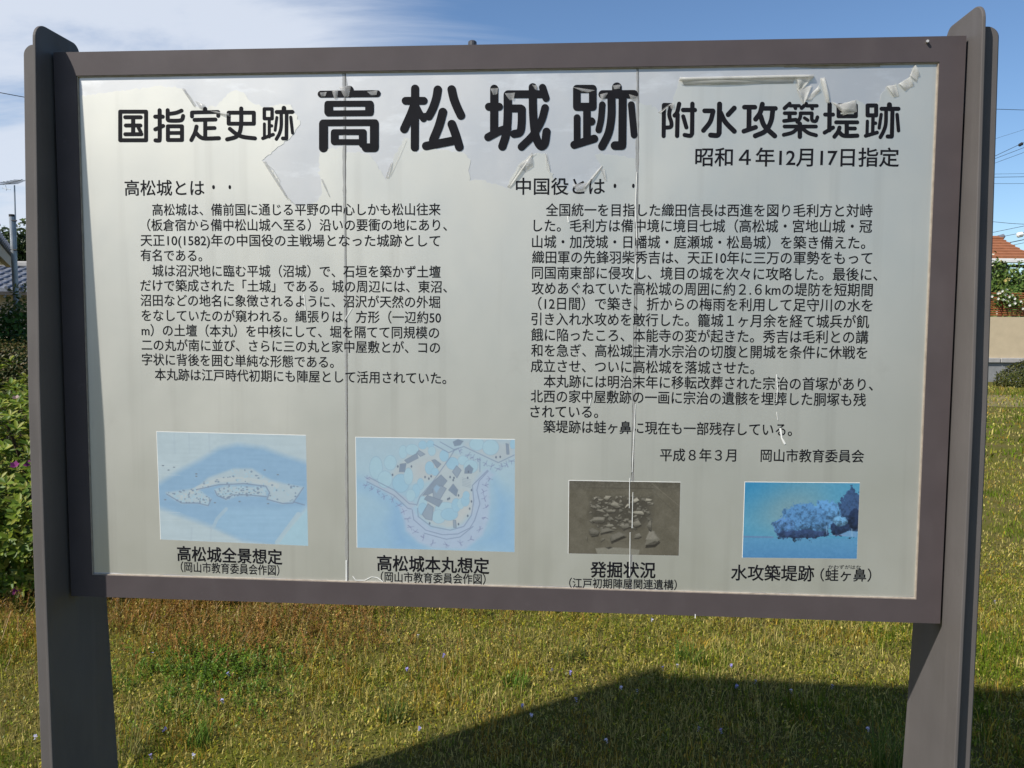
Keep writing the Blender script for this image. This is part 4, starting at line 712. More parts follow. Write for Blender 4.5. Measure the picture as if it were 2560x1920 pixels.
tuft(330, 1900, 40, .17, 'wispy dry tuft with tall straw blades beside the dark post', .05, ((.22, .2, .07), (.12, .14, .03)))
tuft(1720, 1655, 70, .10, 'green tuft between the shadow and the bottom rail', .07, ((.08, .14, .02), (.1, .16, .025)))

# wildflowers -----------------------------------------------------------------
def blossom_mesh(sd, col):
    r = np.random.default_rng(sd); V = []; C = []
    for lay, nP, L in ((0, 5, .0075), (1, 4, .0055), (2, 3, .0045)):
        for k in range(nP):
            a = 2 * math.pi * k / nP + r.uniform(-.3, .3); e = r.uniform(-.1, .6); d = np.array([math.cos(a) * math.cos(e), math.sin(a) * math.cos(e), math.sin(e)]); s = np.array([-math.sin(a), math.cos(a), 0]); b = np.array([0, 0, -.006 * lay])
            V.append([b, b + d * L * .55 + s * L * .42, b + d * L, b + d * L * .55 - s * L * .42]); C.append(np.array(col) * r.uniform(.8, 1.2))
    return np.array(V), np.array(C)
BLO = []
for k, c in enumerate(((.42, .40, .72), (.30, .27, .62), (.66, .64, .82))):
    V, C = blossom_mesh(k, c); o = colmesh('blossom', V, [[0, 1, 2, 3]], C, MAT['petal']); BLO.append(o.data); bpy.data.objects.remove(o)
FLW = [(454, 1515, 0), (389, 1642, 0), (573, 1700, 1), (560, 1764, 0), (425, 1839, 1), (90, 1855, 2), (485, 1914, 2), (1040, 1599, 2), (1114, 1648, 1), (1021, 1679, 1), (1050, 1835, 0), (382, 1917, 1)]
FLS = [(1387, 1681, 1), (1433, 1686, 1), (1656, 1680, 1), (1821, 1671, 1), (1882, 1711, 0), (1841, 1723, 0), (1549, 1726, 2), (1592, 1737, 2), (1974, 1740, 2), (2081, 1723, 1), (1432, 1755, 0), (1312, 1774, 0), (1326, 1807, 2), (1514, 1868, 2), (1757, 1842, 1), (1800, 1843, 1), (2177, 1836, 2), (1631, 1551, 2), (2484, 1503, 0), (1689, 1674, 2)]
def wildflower(px, py, k, label, group):
    p = ground(px, py + 26 if py < 1890 else py + 12); h = max(.05, float(at(px, py, float((p - CAM) @ FWD))[2])); r = np.random.default_rng(int(px))
    e_ = empty('wildflower', (p[0], p[1], float(gz(p[0], p[1])))); tag(e_, label, 'flower', group)
    lx, ly = r.uniform(-.012, .012, 2)
    MB().tube([(0, 0, -.005), (lx * .3, ly * .3, h * .5), (lx, ly, h)], [.0012, .0011, .0009], 5).build('stem', MAT['leafstem'], e_)
    b = link('blossom', BLO[k], None, e_); b.location = (lx, ly, h); b.rotation_euler = (r.uniform(-.8, .2), r.uniform(-.5, .5), r.uniform(0, 6)); b.scale = (.95,) * 3
MAT['leafstem'] = material('flower_stem', (.12, .13, .03), .6, .3, .2, 30)
HUE = ('pale violet', 'deep violet', 'whitish')
for a in FLW: wildflower(*a, 'small %s wildflower on a thin stem in the sunlit lawn' % HUE[a[2]], '%s wildflowers in the sunlit lawn' % HUE[a[2]])
for a in FLS[:-4]: wildflower(*a, 'small %s wildflower in or beside the shadow of the board' % HUE[a[2]], '%s wildflowers around the shadow of the board' % HUE[a[2]])
wildflower(*FLS[-4], 'white wildflower beside the long grass at the sunlit post', None); wildflower(*FLS[-3], 'tiny white wildflower just under the bottom rail', None)
wildflower(*FLS[-2], 'lone violet wildflower out on the lawn past the sunlit post', None); wildflower(*FLS[-1], 'whitish wildflower at the peak of the post shadow', None)

# ------------------------------------------------------------------ shrubs and trees
def leaf_cloud(P, Nrm, size, asp, cols, up=0.35):
    n = len(P); Nrm = Nrm / (np.linalg.norm(Nrm, axis=1, keepdims=True) + 1e-9); rnd = rng.normal(0, 1, (n, 3)); t = rnd - (rnd * Nrm).sum(1, keepdims=True) * Nrm; t /= np.linalg.norm(t, axis=1, keepdims=True)
    d = t * (1 - up) + Nrm * up; d /= np.linalg.norm(d, axis=1, keepdims=True); s = np.cross(Nrm, d); s /= np.linalg.norm(s, axis=1, keepdims=True); L = size * rng.uniform(.65, 1.3, n)[:, None]; nn = np.cross(d, s)
    V = np.zeros((n, 6, 3)); w_ = L * asp
    V[:, 0] = P; V[:, 1] = P + d * L * .35 + s * w_ * .5 + nn * w_ * .2; V[:, 2] = P + d * L * .72 + s * w_ * .42 + nn * w_ * .15; V[:, 3] = P + d * L - nn * L * .08; V[:, 4] = P + d * L * .72 - s * w_ * .42 + nn * w_ * .15; V[:, 5] = P + d * L * .35 - s * w_ * .5 + nn * w_ * .2
    return V
LF = [[0, 1, 2, 3], [0, 3, 4, 5]]
def mound_points(n, rad, seed, lump=0.16, depth=0.25, half=True):
    r = np.random.default_rng(seed); d = r.normal(0, 1, (n, 3)); d /= np.linalg.norm(d, axis=1, keepdims=True)
    if half: d[:, 2] = np.abs(d[:, 2])
    a = np.arctan2(d[:, 1], d[:, 0]); k = 1 + lump * (2 * fbm(a * 1.6 + 9, d[:, 2] * 3, 1.3, seed) - 1) + lump * .5 * (2 * vnoise(a * 5, d[:, 2] * 8, 1, seed + 3) - 1)
    rr = k * (1 - depth * r.random(n) ** 1.8)
    return d * rr[:, None] * np.array(rad), d / np.array(rad)
def shrub(name, label, cat, loc, rad, n, size, asp, pal, seed, flowers=None, group=None, stems=9, lump=.16, depth=.3, up=.35):
    e_ = empty(name, loc); tag(e_, label, cat, group)
    P, Nn = mound_points(n, rad, seed, lump, depth); pal = np.array(pal); r = np.random.default_rng(seed)
    c = pal[r.integers(0, len(pal), n)] * r.uniform(.65, 1.35, n)[:, None]
    o = colmesh('foliage', leaf_cloud(P, Nn, size, asp, c, up), LF, c, MAT['leaf'], e_); tag(o, kind='stuff')
    m = MB()
    for k in range(stems):
        q, _ = mound_points(1, rad, seed * 7 + k, .1, .3); q = q[0]
        m.tube([(q[0] * .12, q[1] * .12, -.03), q * np.array([.5, .5, .55]), q * .92], [.02 * max(rad), .012 * max(rad), .004 * max(rad)], 6)
    m.build('branch', MAT['bark'], e_)
    if flowers:
        nf, fs, fc_ = flowers; Pf, Nf = mound_points(nf, np.array(rad) * 1.02, seed + 50, lump, .05)
        V = []; C = []
        for i in range(nf):
            nr = Nf[i] / np.linalg.norm(Nf[i]); t = np.cross(nr, (.3, .5, .8)); t /= np.linalg.norm(t); b_ = np.cross(nr, t)
            for k in range(5):
                a = k * 1.2566; d = (math.cos(a) * t + math.sin(a) * b_) * .85 + nr * .45; s = -math.sin(a) * t + math.cos(a) * b_; L = fs * r.uniform(.7, 1.2)
                V.append([Pf[i], Pf[i] + d * L * .6 + s * L * .38, Pf[i] + d * L, Pf[i] + d * L * .6 - s * L * .38]); C.append(np.array(fc_[i % len(fc_)]) * r.uniform(.8, 1.15))
        tag(colmesh('blossom_clusters', np.array(V), [[0, 1, 2, 3]], np.array(C), MAT['petal'], e_), kind='stuff')
    return e_
# azalea: whorls of leaves, the ones in view each an object of its own
AZC = np.array([-2.66, 2.46, 0.0]); AZR = np.array([1.7, 1.24, 1.03])
az = empty('azalea_bush', AZC); tag(az, 'large azalea bush with glossy leaf whorls and a few magenta flowers beside the shaded post', 'bush')
PAL_AZ = np.array([(.13, .19, .016), (.19, .235, .022), (.075, .135, .012), (.26, .27, .05), (.1, .16, .02)])
nW = 3200; Pw, Nw = mound_points(nW, AZR, 77, .14, .2); sk_ = 1 - .4 * np.clip((.6 - Pw[:, 2]) / .38, 0, 1); Pw[:, :2] *= sk_[:, None]; Nw /= np.linalg.norm(Nw, axis=1, keepdims=True)
def whorl_dirs(nr, seed):
    r = np.random.default_rng(seed); t = np.cross(nr, (.31, .5, .8)); t /= np.linalg.norm(t); b = np.cross(nr, t); D = []
    for k in range(7):
        a = k * 2 * math.pi / 7 + r.uniform(-.3, .3); e = r.uniform(.1, .8); d = (math.cos(a) * t + math.sin(a) * b) * math.cos(e) + nr * math.sin(e); s = np.cross(nr, d); s /= np.linalg.norm(s); D.append((d, s, np.cross(d, s), r.uniform(.028, .052)))
    return D
ang = (Pw + AZC - CAM); vis = np.abs((np.arctan2(ang[:, 0], ang[:, 1]) + R_(35.2))) ; score = vis * 3 + np.linalg.norm(ang, axis=1) * .25
order = np.argsort(score); single = set(order[:42].tolist())
lm = MB(); lm.add([(0, 0, 0), (.16, .35, .03), (.15, .7, .02), (0, 1, -.06), (-.15, .7, .02), (-.16, .35, .03)], [(0, 1, 2, 3), (0, 3, 4, 5)]); 
leafs = []
for k, c in enumerate(PAL_AZ):
    V = np.array([lm.v]); o = colmesh('leaf', V, LF, np.array([c]), MAT['leaf']); leafs.append(o.data); bpy.data.objects.remove(o)
V = []; C = []
for i in range(nW):
    for (d, s, nn, L) in whorl_dirs(Nw[i], i):
        ci = rng.integers(0, 5)
        if i in single:
            o = link('leaf', leafs[ci], None, az); mm = Matrix.Identity(4)
            for r_ in range(3): mm[r_][0], mm[r_][1], mm[r_][2], mm[r_][3] = s[r_] * L * 1.05, d[r_] * L, nn[r_] * L, Pw[i][r_]
            o.matrix_local = mm
        else:
            V.append([Pw[i] + (s * v[0] * 1.05 + d * v[1] + nn * v[2]) * L for v in lm.v]); C.append(PAL_AZ[ci] * rng.uniform(.7, 1.3))
tag(colmesh('foliage', np.array(V), LF, np.array(C), MAT['leaf'], az), kind='stuff')
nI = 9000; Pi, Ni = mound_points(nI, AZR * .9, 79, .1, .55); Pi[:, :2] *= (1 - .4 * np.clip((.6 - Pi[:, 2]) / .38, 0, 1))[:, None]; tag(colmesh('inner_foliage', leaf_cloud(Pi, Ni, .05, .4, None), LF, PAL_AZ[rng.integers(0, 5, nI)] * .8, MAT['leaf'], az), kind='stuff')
m = MB()
for k in range(14):
    q, _ = mound_points(1, AZR, 300 + k, .05, .2); q = q[0]; m.tube([(q[0] * .1, q[1] * .1, -.03), q * np.array([.45, .45, .6]), q * .95], [.02, .012, .004], 6)
m.build('branch', MAT['bark'], az)
for k, (px, py) in enumerate([(42, 1135), (68, 1175), (32, 1478), (72, 1035), (8, 985)]):
    d = ray(px, py); d = d / np.linalg.norm(d); rel = Pw + AZC - CAM; tt = rel @ d; off_ = np.linalg.norm(rel - tt[:, None] * d, axis=1); P0 = Pw[np.argmin(off_ * 3 + tt * .6)].copy()
    nr = (P0 / AZR ** 2); nr /= np.linalg.norm(nr); t1 = np.cross(nr, (.3, .5, .8)); t1 /= np.linalg.norm(t1); b1 = np.cross(nr, t1); V = []; C = []
    col = np.array((.2, .03, .15) if k < 3 else (.3, .2, .19))
    for j in range(5):
        a = j * 1.2566; dj = (math.cos(a) * t1 + math.sin(a) * b1) * .8 + nr * .6; s = -math.sin(a) * t1 + math.cos(a) * b1; L = .026 if k < 3 else .022; b0 = P0 + nr * .02
        V.append([b0, b0 + dj * L * .6 + s * L * .36, b0 + dj * L, b0 + dj * L * .6 - s * L * .36]); C.append(col * rng.uniform(.8, 1.2))
    colmesh('flower', np.array(V), [[0, 1, 2, 3]], np.array(C), MAT['petal'], az)
h0 = at(20, 900, 8.3)
shrub('clipped_hedge', 'dark olive clipped hedge just behind the azalea', 'hedge', (h0[0] - .35, h0[1] + .6, 0), (1.75, 1.1, 1.12), 17000, .035, .55, [(.055, .06, .014), (.08, .075, .02), (.04, .055, .012), (.1, .075, .025)], 91, lump=.08, depth=.3)
h1 = at(30, 800, 10.8)
shrub('leafy_shrub', 'bright green leafy shrub rising behind the clipped hedge', 'shrub', (h1[0] - .1, h1[1] + .4, 0), (1.5, 1.0, 1.44), 9000, .07, .5, [(.06, .13, .022), (.09, .16, .03), (.05, .1, .02)], 95)
h2 = at(52, 770, 12.2)
shrub('flowering_shrub', 'pale yellow green shrub with whitish blossom below the grey pipe', 'shrub', (h2[0] + .25, h2[1], 0), (.8, .7, 1.77), 3600, .075, .45, [(.16, .18, .05), (.22, .22, .08), (.12, .15, .035)], 97, flowers=(120, .045, ((.7, .68, .6), (.62, .6, .42))))

def tree(name, label, base, h, crown_r, n, size, pal, seed, group=None, trunk_h=.45):
    e_ = empty(name, base); tag(e_, label, 'tree', group); r = np.random.default_rng(seed); m = MB()
    m.tube([(0, 0, -.1), (.03 * h, 0, h * trunk_h * .5), (0, .02 * h, h * trunk_h), (.02 * h, 0, h * .8)], [.045 * h, .036 * h, .028 * h, .008 * h], 8); P = []; Nn = []
    for k in range(14):
        a = r.uniform(0, 6.28); zc = h * r.uniform(trunk_h, .95); q = (1 - abs((zc / h - .62) / .5) ** 2) ** .5 if abs((zc / h - .62) / .5) < 1 else .2
        c = np.array([math.cos(a) * crown_r * q * .75 * r.uniform(.3, 1), math.sin(a) * crown_r * q * .75 * r.uniform(.3, 1), zc]); m.tube([(0, 0, h * trunk_h * .8), c * np.array([.5, .5, .85]), c], [.016 * h, .01 * h, .004 * h], 6)
        q_, nq = mound_points(n // 14, np.array([.42, .42, .32]) * crown_r * r.uniform(.8, 1.3), seed * 31 + k, .2, .6, False); P.append(q_ + c); Nn.append(nq)
    m.build('trunk', MAT['bark'], e_); P = np.concatenate(P); Nn = np.concatenate(Nn); pal = np.array(pal); nn = len(P)
    c = pal[r.integers(0, len(pal), nn)] * r.uniform(.6, 1.35, nn)[:, None]; tag(colmesh('crown', leaf_cloud(P, Nn, size, .5, c), LF, c, MAT['leaf'], e_), kind='stuff'); return e_
PD = [(.035, .055, .018), (.05, .075, .02), (.028, .05, .02)]; PG = [(.09, .15, .03), (.13, .18, .035), (.06, .11, .022)]
tb = at(46, 700, 30); tree('evergreen_tree', 'dark evergreen tree behind the grey tiled outbuilding', (tb[0], tb[1], 0), 4.9, 1.9, 5200, .22, PD, 11)
tb = at(160, 700, 33); tree('evergreen_tree', 'second dark evergreen tree further along behind the outbuilding', (tb[0], tb[1], 0), 4.4, 1.9, 4200, .24, PD, 12)

# ------------------------------------------------------------------ left: house, outbuilding, antenna pipe
def frame_at(px, py, Z):                       # rotation that faces the camera axis
    p = at(px, py, Z); return p
def loc_empty(name, p, label, cat, group=None):
    e_ = empty(name, (p[0], p[1], 0), RZ); return tag(e_, label, cat, group)
def kawara_roof(parent, x0, x1, y_e, z_e, y_r, z_r, pitch=.28, both=True):
    rf = MB(); rf.add([(x0, y_e, z_e), (x1, y_e, z_e), (x1, y_r, z_r), (x0, y_r, z_r), (x0, y_e, z_e - .08), (x1, y_e, z_e - .08), (x1, y_r, z_r - .08), (x0, y_r, z_r - .08)], [(0, 1, 2, 3), (7, 6, 5, 4), (0, 4, 5, 1), (1, 5, 6, 2), (2, 6, 7, 3), (3, 7, 4, 0)])
    rf = fix_normals(rf.build('roof', MAT['kawara'], parent)); sl_ = np.array([0, y_r - y_e, z_r - z_e]); ln = np.linalg.norm(sl_); nrm = np.array([0, -(z_r - z_e), (y_r - y_e)]) / ln
    if nrm[2] < 0: nrm = -nrm
    m = MB(); m.tube([np.array([0, y_e, z_e]) + nrm * .01 - sl_ * .02, np.array([0, y_r, z_r]) + nrm * .01], .045, 8); me = m.mesh('tile_roll'); me.materials.append(MAT['kawara'])
    for i in range(int((x1 - x0) / pitch) + 1): o = link('tile_roll', me, None, rf); o.location = (x0 + .06 + i * pitch, 0, 0)
    for k in range(1, int(ln / .26)):
        t = k * .26 / ln; q = np.array([0, y_e, z_e]) + sl_ * t + nrm * .012; b_ = MB().box((x0, q[1] - .02, q[2] - .012), (x1, q[1] + .03, q[2] + .014)); b_.build('tile_course', MAT['kawara'], rf)
    return rf
# outbuilding
q = at(35, 720, 19); ob = loc_empty('outbuilding', q, 'low cream outbuilding with grey tiled roof and pale ridge behind the shrubs', 'outbuilding')
ze, zr = float(at(40, 720, 18.6)[2]), float(at(40, 664, 20.2)[2])
MB().box((-1.6, 0, -.05), (9, 3.2, ze - .02)).build('wall', MAT['cream'], ob)
rf = kawara_roof(ob, -1.9, 9.3, -.45, ze, 1.5, zr); kawara_roof(ob, -1.9, 9.3, 3.45, ze, 1.52, zr - .01)
MB().box((-1.95, 1.36, zr - .02), (9.35, 1.64, zr + .12), .03).build('ridge', MAT['capstone'], ob)
MB().box((-1.9, -.50, ze - .16), (9.3, -.42, ze - .085)).build('gutter', MAT['dark'], ob)
# main house at the edge: only its corner shows
P1_, P2_ = at(0, 608, 12.0), at(31, 640, 14.8); ee = P2_ - P1_; ee[2] = 0; ee /= np.linalg.norm(ee); ze = float(P2_[2]) - .0
hs = empty('tiled_house', tuple(np.array([P2_[0], P2_[1], 0]) - ee * 6.6), math.atan2(-ee[0], ee[1])); tag(hs, 'pale house with grey tiled hip roof, white soffit and dark timber lattice', 'house')
MB().box((-6.5, .75, -.05), (-.75, 5.85, ze - .05)).build('wall', MAT['cream'], hs)
hip = MB().add([(-7, 0, ze), (0, 0, ze), (0, 6.6, ze), (-7, 6.6, ze), (-3.3, 3.3, ze + 1.3), (-3.7, 3.3, ze + 1.3)], [(0, 1, 4, 5), (1, 2, 4), (2, 3, 5, 4), (0, 5, 3), (3, 2, 1, 0)]); hip = fix_normals(hip.build('roof', MAT['kawara'], hs))
for k in range(22):
    yy = .12 + k * .3; tt = min(yy, 6.6 - yy) / 3.3
    if yy < 6.5: MB().tube([(.04, yy, ze + .012), (-3.3 * tt + .05, yy, ze + 1.3 * tt)], .055, 8).build('tile_roll', MAT['kawara'], hip)
    xx = -.12 - k * .3; tt = min(-xx, 7 + xx) / 3.5
    if xx > -6.9: MB().tube([(xx, -.04, ze + .012), (xx, 3.3 * tt - .05, ze + 1.3 * tt)], .055, 8).build('tile_roll', MAT['kawara'], hip)
MB().tube([(.02, -.02, ze + .03), (-3.3, 3.3, ze + 1.34)], .08, 8).build('hip_ridge', MAT['kawara'], hip); MB().tube([(.02, 6.62, ze + .03), (-3.3, 3.3, ze + 1.34)], .08, 8).build('hip_ridge', MAT['kawara'], hip)
MB().box((-.1, .02, ze - .2), (-.02, 6.55, ze - .02)).build('fascia', MAT['cream'], hs); MB().box((-.8, .05, ze - .17), (-.1, 6.5, ze - .14)).build('soffit', MAT['white'], hs)
fy0, fy1, fz1 = 2.6, 5.0, ze - .75
la = MB().box((-.5, fy0, .3), (-.45, fy1, fz1)).build('lattice_screen', MAT['darkwood'], hs)
for k in range(14):
    yy = fy0 + .06 + k * .17; MB().tube([(-.435, yy, .32), (-.435, yy, fz1 - .02)], .016, 5).build('lattice_bar', MAT['darkwood'], la)
for k in range(9):
    yy = fy0 + .05 + k * .24; y2 = min(fy1, yy + .6); MB().tube([(-.42, yy, .5), (-.42, y2, .5 + (y2 - yy) * 1.9)], .012, 5).build('lattice_bar', MAT['steel'], la)
# antenna on a steel pipe
ZP = 12.8; tp, bt = at(30, 541, ZP), at(42, 780, ZP); an = empty('antenna_pole', (bt[0], bt[1], 0)); tag(an, 'grey steel pipe with a television antenna on a thin mast clamped to it', 'antenna pole')
ori = np.array([bt[0], bt[1], 0.0]); P0 = tp - ori; slope = (P0 - np.array([0, 0, bt[2]])) / (P0[2] - bt[2]); foot = P0 - slope * (P0[2] + .05)
MB().tube([foot, P0], .042, 14).build('pipe', MAT['steel'], an); MB().tube([P0 - [0, 0, .005], P0 + [0, 0, .03]], .044, 14).build('pipe_cap', MAT['dark'], an)
ma, mb_ = at(36, 463, ZP) - ori, at(41, 640, ZP) - ori; MB().tube([mb_, ma], .011, 8).build('mast', MAT['steel'], an)
for py in (551, 624):
    c0, c1 = at(27, py, ZP - .03) - ori, at(42, py + 1, ZP - .03) - ori; MB().tube([c0, c1], .012, 6).build('clamp', MAT['dark'], an)
b0, b1 = at(8, 461, ZP + .2) - ori, at(55, 449, ZP - .25) - ori; bo = MB().tube([b0, b1], .009, 6).build('boom', MAT['steel'], an)
for t in (0, .12, .25, .38, .5, .63, .76, .9):
    c_ = b0 + (b1 - b0) * t; L = .17 * (1 - .55 * t); dv = np.array([.75, .62, .05 + .1 * (t < .2)]); MB().tube([c_ - dv * L, c_ + dv * L], .0045, 5).build('element', MAT['steel'], bo)
for (a, b) in (((6, 470), (26, 474)), ((6, 452), (24, 456)), ((14, 464), (16, 476))): MB().tube([at(*a, ZP + .2) - ori, at(*b, ZP + .15) - ori], .005, 5).build('reflector_rod', MAT['steel'], bo)
def wire(a, b, sag, rad, label, group=None, name='power_line'):
    P = [a + (b - a) * t - np.array([0, 0, 4 * sag * t * (1 - t)]) for t in np.linspace(0, 1, 15)]; return tag(MB().tube(P, rad, 5).build(name, MAT['rubber']), label, 'wire', group)
wa, wb = at(-500, 120, 16), at(340, 285, 22); wire(wa, wb, .12, .009, 'single thin cable running from the sky down behind the shaded post')
MB_ = MB().tube([(wb[0], wb[1], -.05), (wb[0], wb[1], wb[2] + .05)], [.07, .05], 10).build('cable_post', MAT['steel']); tag(MB_, 'slim steel cable post standing behind the outbuilding', 'post')

# ------------------------------------------------------------------ right: wall, fence, garden, house, wires
ZW = 19.9; O = at(2500, 950, ZW); rt = lambda px, Z: float((at(px, 800, Z) - O) @ RIGHT)       # local x of a pixel column at depth Z
hz = lambda py, Z: float(at(2510, py, Z)[2])
wl = loc_empty('garden_wall', O, 'long beige rendered garden wall on a grey concrete footing', 'wall'); X0, X1 = -15.0, 9.0
MB().box((X0, .06, -.1), (X1, .36, hz(907, ZW))).build('footing', MAT['concrete'], wl)
for k in range(8): MB().box((X0 + k * 3 + .01, 0, hz(907, ZW) + .001), (X0 + k * 3 + 2.99, .42, hz(895, ZW)), .01).build('ledge_stone', MAT['capstone'], wl)
MB().box((X0, .08, hz(895, ZW) + .001), (X1, .3, hz(792, ZW))).build('rendered_face', MAT['beige'], wl)
te = loc_empty('terrace', O, None, None); tm = MB().box((X0, .301, -.1), (X1 + 2, 25, 1.17)); bpy.data.objects.remove(te); te = tm.build('terrace', MAT['soil']); te.location = (O[0], O[1], 0); te.rotation_euler = (0, 0, RZ); tag(te, kind='structure')
fe = loc_empty('slat_fence', O, 'red brown horizontal slat fence standing on top of the beige wall', 'fence'); f0, f1 = hz(792, ZW) , hz(732, ZW)
post = MB().box((-.04, .20, f0 - .001), (.04, .27, f1 + .02)).mesh('post'); post.materials.append(MAT['wood']); ns = 11; sh = (f1 - f0) / ns
slat = MB().box((0, .15, 0), (1.78, .198, sh * .62), .004).mesh('slat'); slat.materials.append(MAT['wood'])
xs0 = rt(2514, ZW)
for k in range(-8, 5):
    o = link('post', post, None, fe); o.location = (xs0 + k * 1.8, 0, 0)
    for j in range(ns): o = link('slat', slat, None, fe); o.location = (xs0 + k * 1.8 + .01, 0, f0 + .03 + j * sh)
bx0 = at(2548, 950, 18.4)
shrub('box_shrub', 'low rounded dark olive shrub at the foot of the garden wall', 'shrub', (bx0[0] + .25, bx0[1], 0), (.78, .5, .56), 4200, .045, .55, [(.06, .07, .016), (.09, .09, .02), (.045, .06, .012)], 121, lump=.12)
for k, (px, Z, r_, lab) in enumerate(((2180, 18.2, .7, 'low olive shrub at the wall foot further along behind the board'), (1700, 18.0, .8, 'wide low shrub at the wall foot hidden by the board'))):
    b = at(px, 950, Z); shrub('box_shrub', lab, 'shrub', (b[0], b[1], 0), (r_, .55, .6), 1800, .06, .55, [(.06, .07, .016), (.09, .09, .02)], 130 + k)
def garden(px, Z, ztop, rx, n, pal, lab, seed, flowers=None, size=.1):
    b = at(px, 700, Z); return shrub('garden_shrub', lab, 'shrub', (b[0], b[1], 1.13), (rx, .8, ztop - 1.13), n, size, .5, pal, seed, flowers, lump=.22)
garden(2486, 22.0, hz(662, 22.0), .75, 2600, PG, 'tall yellow green shrub with cream blossom behind the slat fence', 141, (60, .07, ((.75, .62, .25), (.8, .75, .6))))
garden(2545, 21.7, hz(668, 21.7), .85, 3000, [(.06, .12, .022), (.09, .15, .03), (.12, .17, .035)], 'dense bright green shrub behind the slat fence below the eave', 142)
garden(2518, 22.5, hz(690, 22.5), .6, 1600, PG, 'smaller green shrub between the two taller ones behind the fence', 143)
garden(2620, 22.2, hz(650, 22.2), 1.0, 2200, PD, 'dark green shrub behind the fence past the house corner', 144)
garden(2300, 22.2, hz(690, 22.2), 1.0, 1600, PG, 'rounded green shrub behind the fence, hidden by the board', 145)
# white rose spilling over the fence
rp = at(2520, 770, ZW + .1); ro = empty('climbing_rose', (rp[0], rp[1], 0)); tag(ro, 'climbing rose with white blooms hanging over the slat fence', 'climbing plant')
r = np.random.default_rng(5); n = 230; P = np.stack([r.normal(0, .22, n), r.normal(0, .04, n) - .01, f0 + .34 + r.normal(0, .09, n)], 1); P[:, 2] += -.35 * P[:, 0] * (P[:, 0] > 0) + .1; Nn = np.stack([r.normal(0, .4, n), -np.ones(n), r.normal(.4, .4, n)], 1)
tag(colmesh('foliage', leaf_cloud(P, Nn, .075, .55, None), LF, np.array(PG)[r.integers(0, 3, n)], MAT['leaf'], ro), kind='stuff')
V = []; C = []
for i in range(22):
    p_ = P[i * 7] + [0, -.04, .02]
    for k in range(5):
        a = k * 1.2566; d = np.array([math.cos(a), -.5, math.sin(a)]); s = np.array([-math.sin(a), 0, math.cos(a)]); L = .036; V.append([p_, p_ + d * L * .6 + s * L * .45, p_ + d * L, p_ + d * L * .6 - s * L * .45]); C.append((.8, .79, .72))
tag(colmesh('bloom_clusters', np.array(V), [[0, 1, 2, 3]], np.array(C), MAT['petal'], ro), kind='stuff'); MB().tube([(.2, .16, f0 - .1), (.15, .12, f0 + .2), (-.1, -.01, f0 + .45), (-.4, .0, f0 + .3)], [.012, .01, .008, .004], 6).build('stem', MAT['bark'], ro)
# house with a gabled terracotta roof
ZE, ZR = 25.5, 27.22; he, hr = hz(646, ZE), hz(600, ZR); OH = O + RIGHT * rt(2575, ZE) + FWD * (ZE - ZW)
ho = loc_empty('terracotta_house', OH, 'house with orange brown tiled gable roof, white gutter and shaded wall behind the garden', 'house'); dr = ZR - ZE; LN = 8.5
MB().box((-LN + .4, .55, 1.05), (-.45, 2 * dr - .5, he - .06)).build('wall', MAT['cream'], ho)
for sg, nm in ((0, 'roof'), (1, 'roof')):
    ya, yb_ = (0, dr) if sg == 0 else (2 * dr, dr)
    m = MB().add([(-LN, ya, he), (0, ya, he), (0, yb_, hr), (-LN, yb_, hr), (-LN, ya, he - .1), (0, ya, he - .1), (0, yb_, hr - .1), (-LN, yb_, hr - .1)], [(0, 1, 2, 3), (7, 6, 5, 4), (0, 4, 5, 1), (1, 5, 6, 2), (2, 6, 7, 3), (3, 7, 4, 0)])
    rf = fix_normals(m.build('roof', MAT['terracotta'], ho)); NC = 7
    for k in range(NC):
        t0, t1 = k / NC, (k + 1.12) / NC; t1 = min(t1, 1); A = lambda t, z: (ya + (yb_ - ya) * t, he + (hr - he) * t + z)
        y0_, z0_ = A(t0, .075); y1_, z1_ = A(t1, .03)
        for (xa, xb) in [(-LN + j * LN / 4 + .004 - (.02 if j == 0 else 0), -LN + (j + 1) * LN / 4 - .004 + (.03 if j == 3 else 0)) for j in range(4)]:
            c_ = MB().add([(xa, y0_, z0_), (xb, y0_, z0_), (xb, y1_, z1_), (xa, y1_, z1_), (xa, y0_, z0_ - .07), (xb, y0_, z0_ - .07), (xb, y1_, z1_ - .03), (xa, y1_, z1_ - .03)], [(0, 1, 2, 3), (7, 6, 5, 4), (0, 4, 5, 1), (1, 5, 6, 2), (2, 6, 7, 3), (3, 7, 4, 0)])
            fix_normals(c_.build('tile_course', MAT['terracotta'], rf))
MB().tube([(-LN - .02, dr, hr + .05), (.03, dr, hr + .05)], .085, 10).build('ridge', MAT['terracotta'], ho); MB().tube([(-.1, dr, hr + .08), (.06, dr, hr + .11), (.1, dr, hr + .1)], [.07, .09, .05], 10).build('ridge_end', MAT['kawara'], ho)
MB().box((-LN, -.1, he - .14), (.04, .0, he - .01), .02).build('gutter', MAT['white'], ho); MB().box((-LN, .01, he - .24), (.0, .5, he - .18)).build('soffit', MAT['darkwood'], ho)
for k, xx in enumerate((-2.2, -4.6, -7)):
    wn = MB().box((xx, .52, 1.75), (xx + 1.4, .56, 2.65)).build('window', MAT['white'], ho); MB().box((xx + .06, .505, 1.81), (xx + .68, .519, 2.59)).build('pane', MAT['window'], wn); MB().box((xx + .72, .505, 1.81), (xx + 1.34, .519, 2.59)).build('pane', MAT['window'], wn)
MB().box((-.9, .3, 1.1), (-.6, .54, he - .1)).build('porch_post', MAT['concrete'], ho)
